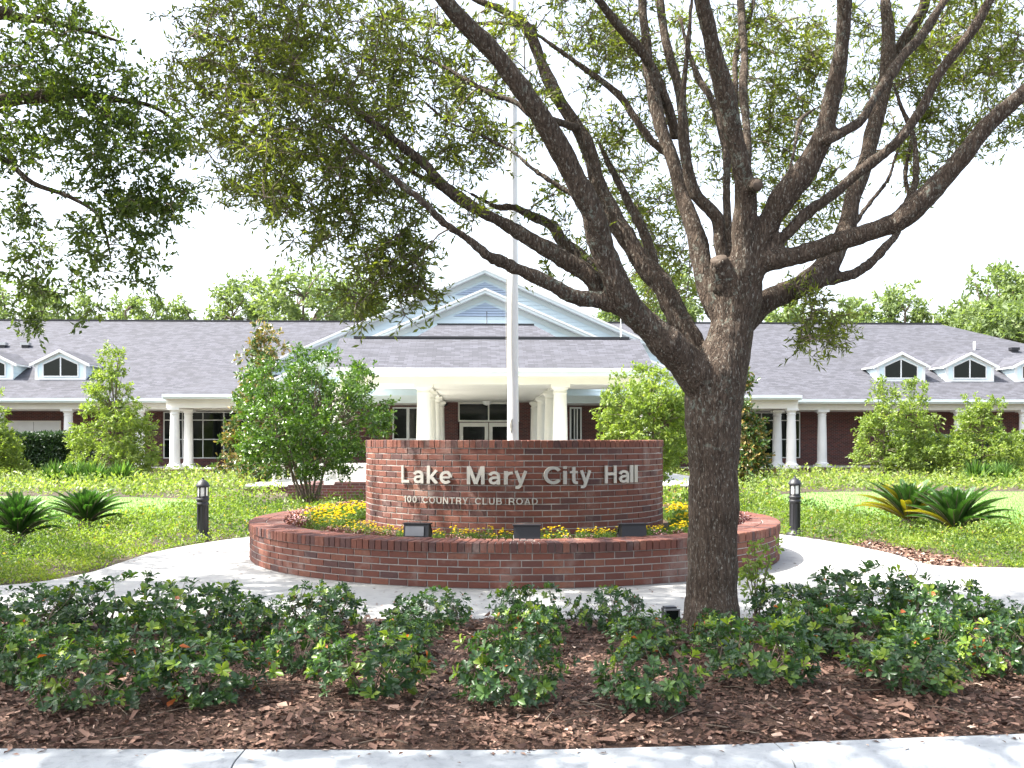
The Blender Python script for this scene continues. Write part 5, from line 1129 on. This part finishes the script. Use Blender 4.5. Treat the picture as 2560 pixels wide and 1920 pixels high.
# ------------------------------------------------------------ hedges, clumps, garden trees
def hedge(label, x0, x1, y0, h, dep, seed):
    g = np.random.default_rng(seed); n = int(abs(x1 - x0) * h * 2600); t = thing('hedge', label, 'hedge', ((x0 + x1) / 2, y0, 0)); L_ = abs(x1 - x0) / 2
    P = g.uniform(-1, 1, (n, 3)); ax = g.integers(0, 3, n); P[np.arange(n), ax] = np.where(ax == 1, -1, np.sign(P[np.arange(n), ax])) * g.uniform(.8, 1.02, n); P[::3] = g.uniform(-.85, .85, (len(P[::3]), 3)); P = P * [L_, dep / 2, h / 2] + [0, 0, h / 2]
    P[:, 2] += np.array([.10 * noise.noise(Vector((p[0] * 1.2, p[1], seed))) for p in P]); LL = g.uniform(.08, .15, n); LL[::3] = g.uniform(.16, .3, len(LL[::3]))
    link('foliage', leaf_mesh('foliage', P, rdir(n, g), unit(rdir(n, g) + [0, -.3, .5]), LL, LL * .5, g.beta(2, 3, n), 'hedge_leaf', 'narrow'), t)
    mb = MB(); 
    for k in range(int(L_ * 2 / .6)): xx = -L_ + .3 + k * .6; mb.tube([(xx, 0, -.02), (xx + .05, 0, h * .5), (xx - .03, 0, h * .85)], [.03, .022, .012], 'twig', 6)
    mb.build('stem', t)
a = pY(-300, 1000, 42.5).x; b_ = pY(205, 1000, 42.5).x; hedge('clipped dark hedge in front of the left porch and white door', a, b_, 42.5, 1.75, 1.2, 1)
a = pY(1975, 1000, 43).x; b_ = pY(2420, 1000, 43).x; hedge('clipped hedge in front of the right porch at the right edge', a, b_, 43, 1.62, 1.2, 2)
def at(x, Y): q = pY(x, 1000, Y); return (q.x, Y, 0)
def hgt(y, x, Y): return pY(x, y, Y).z
def tree_at(x, Y, top, label, cat='tree', name='tree', group=None, wpx=200, low=1000, **kw):
    H = hgt(top, x, Y); zl = max(.15, hgt(low, x, Y)); r_ = wpx * K / F * Y / 2
    return make_tree(name, label, cat, at(x, Y), group, crown=((0, 0, (H + zl) / 2), (r_, r_, (H - zl) / 2)), **kw)
tree_at(668, 21.0, 752, 'multi stemmed broadleaf shrub tree left of the sign wall', name='crape_myrtle', wpx=355, low=1040, ncl=330, per=80, clr=.24, L=.075, ratio=.52, mat='broad_leaf', shape='ovate', stems=9, tr=.032, fan=.8, seed=3, limbs=.6, trunk_to=1.9, up=.5)
tree_at(1395, 21.0, 790, 'multi stemmed broadleaf shrub tree behind the trunk, right of the sign', name='crape_myrtle', wpx=215, low=1050, ncl=220, per=80, clr=.24, L=.075, ratio=.52, mat='young_leaf', shape='ovate', stems=8, tr=.035, fan=.35, seed=4, limbs=.6, trunk_to=1.9, up=.5)
tree_at(572, 31.5, 688, 'magnolia with bronze leaved tip behind the left shrub tree', name='magnolia_tree', wpx=215, low=1040, ncl=190, per=64, clr=.32, L=.15, ratio=.42, mat='magnolia_leaf', shape='ovate', crown_shape='cone', tr=.08, seed=5, limbs=.4)
tree_at(1588, 31.5, 770, 'magnolia with glossy leaves showing right behind the big trunk', name='magnolia_tree', wpx=150, low=1040, ncl=180, per=64, clr=.32, L=.15, ratio=.42, mat='magnolia_leaf', shape='ovate', crown_shape='cone', tr=.08, seed=6, limbs=.4)
YG = 'young conical garden trees before the porch'
tree_at(243, 36, 742, 'young pale green conical tree in front of the left porch', name='young_tree', group=YG, wpx=215, low=1030, ncl=230, per=64, clr=.30, L=.12, ratio=.45, mat='young_leaf', crown_shape='cone', tr=.07, seed=7, limbs=.4)
tree_at(-15, 35, 830, 'young pale green tree cut by the left edge before the hedge', name='young_tree', group=YG, wpx=150, low=1040, ncl=130, per=64, clr=.30, L=.12, ratio=.45, mat='young_leaf', crown_shape='cone', tr=.07, seed=8, limbs=.4)
tree_at(1908, 36, 800, 'young conical tree with pale thin trunk, left of the right porch pair', name='young_tree', group=YG, wpx=150, low=1020, ncl=140, per=56, clr=.30, L=.12, ratio=.45, mat='young_leaf', crown_shape='cone', tr=.06, seed=9, limbs=.5)
tree_at(1975, 36.5, 795, 'young conical tree beside the hedge, middle one of the right three', name='young_tree', group=YG, wpx=150, low=1025, ncl=140, per=56, clr=.30, L=.12, ratio=.45, mat='young_leaf', crown_shape='cone', tr=.07, seed=10, limbs=.5)
tree_at(2122, 35.5, 825, 'young conical tree in front of the hedge near the right edge', name='young_tree', group=YG, wpx=190, low=1035, ncl=190, per=56, clr=.30, L=.12, ratio=.45, mat='young_leaf', crown_shape='cone', tr=.06, seed=11, limbs=.5)
tree_at(2235, 36, 860, 'young conical tree cut by the right edge of the picture', name='young_tree', group=YG, wpx=110, low=1035, ncl=90, per=56, clr=.30, L=.12, ratio=.45, mat='young_leaf', crown_shape='cone', tr=.06, seed=12, limbs=.5)
# far trees behind the roofs
FT = [(40, 78, 598, 200, 'far tree behind the roof at the left edge'), (150, 84, 618, 120, 'far tree behind the roof, over the left dormer'), (290, 88, 630, 130, 'thin far tree with open branches behind the left roof'), (385, 90, 640, 70, 'small sparse far tree behind the left roof'),
      (520, 80, 588, 130, 'smaller of the two round trees behind the left roof'), (655, 74, 566, 215, 'tallest round tree behind the left roof'), (775, 78, 590, 120, 'tree half hidden behind the hanging oak spray'),
      (1440, 80, 560, 170, 'far tree seen between the limbs left of the big trunk'), (1340, 84, 640, 120, 'low far tree behind the right end of the gable'), (1700, 84, 655, 130, 'low far tree behind the right roof next to the trunk'), (1830, 80, 650, 120, 'far tree over the right roof behind the hanging yellow spray'),
      (1950, 80, 605, 115, 'round far tree over the right roof ridge'), (2055, 84, 662, 90, 'low far tree over the right end of the ridge'), (2150, 70, 570, 170, 'large far tree with pale limbs above the hip roof'), (2235, 66, 535, 160, 'tallest far tree at the right edge of the picture'), (2200, 62, 650, 240, 'bushy far tree just above the hip roof at the right edge')]
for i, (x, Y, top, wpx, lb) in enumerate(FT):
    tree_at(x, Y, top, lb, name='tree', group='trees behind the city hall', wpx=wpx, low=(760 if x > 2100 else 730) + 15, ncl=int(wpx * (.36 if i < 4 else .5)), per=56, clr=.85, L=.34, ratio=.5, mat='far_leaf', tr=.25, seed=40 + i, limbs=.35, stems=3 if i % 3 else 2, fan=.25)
# a few distinct clumps in the beds
def clump(x, Y, label, cat, n, ln, wd, mat, seed, name):
    g = np.random.default_rng(seed); p = at(x, Y); t = thing(name, label, cat, p); P = g.normal(size=(n, 3)) * [.05, .05, 0]; D = unit(g.normal(size=(n, 3)) * [.6, .6, .1] + [0, 0, 1]); LL = ln * g.uniform(.6, 1.2, n)
    link('leaves', leaf_mesh('leaves', P, D, rdir(n, g), LL, wd, g.random(n), mat, 'narrow'), t)
for i, (x, Y, lb) in enumerate(((120, 33, 'grassy blue green tuft below the hedge, leftmost'), (165, 32.6, 'grassy blue green tuft beside the young tree trunk, left of it'), (205, 32.4, 'grassy blue green tuft just left of the young tree trunk'), (262, 32.6, 'grassy blue green tuft right of the young tree trunk'), (2110, 32.5, 'grassy tuft at the foot of the right garden tree'), (2165, 32.3, 'grassy tuft at the right end of the rear bed'))):
    clump(x, Y, lb, 'grass tuft', 220, .75, .03, 'grass_blade', 60 + i, 'grass_tuft')
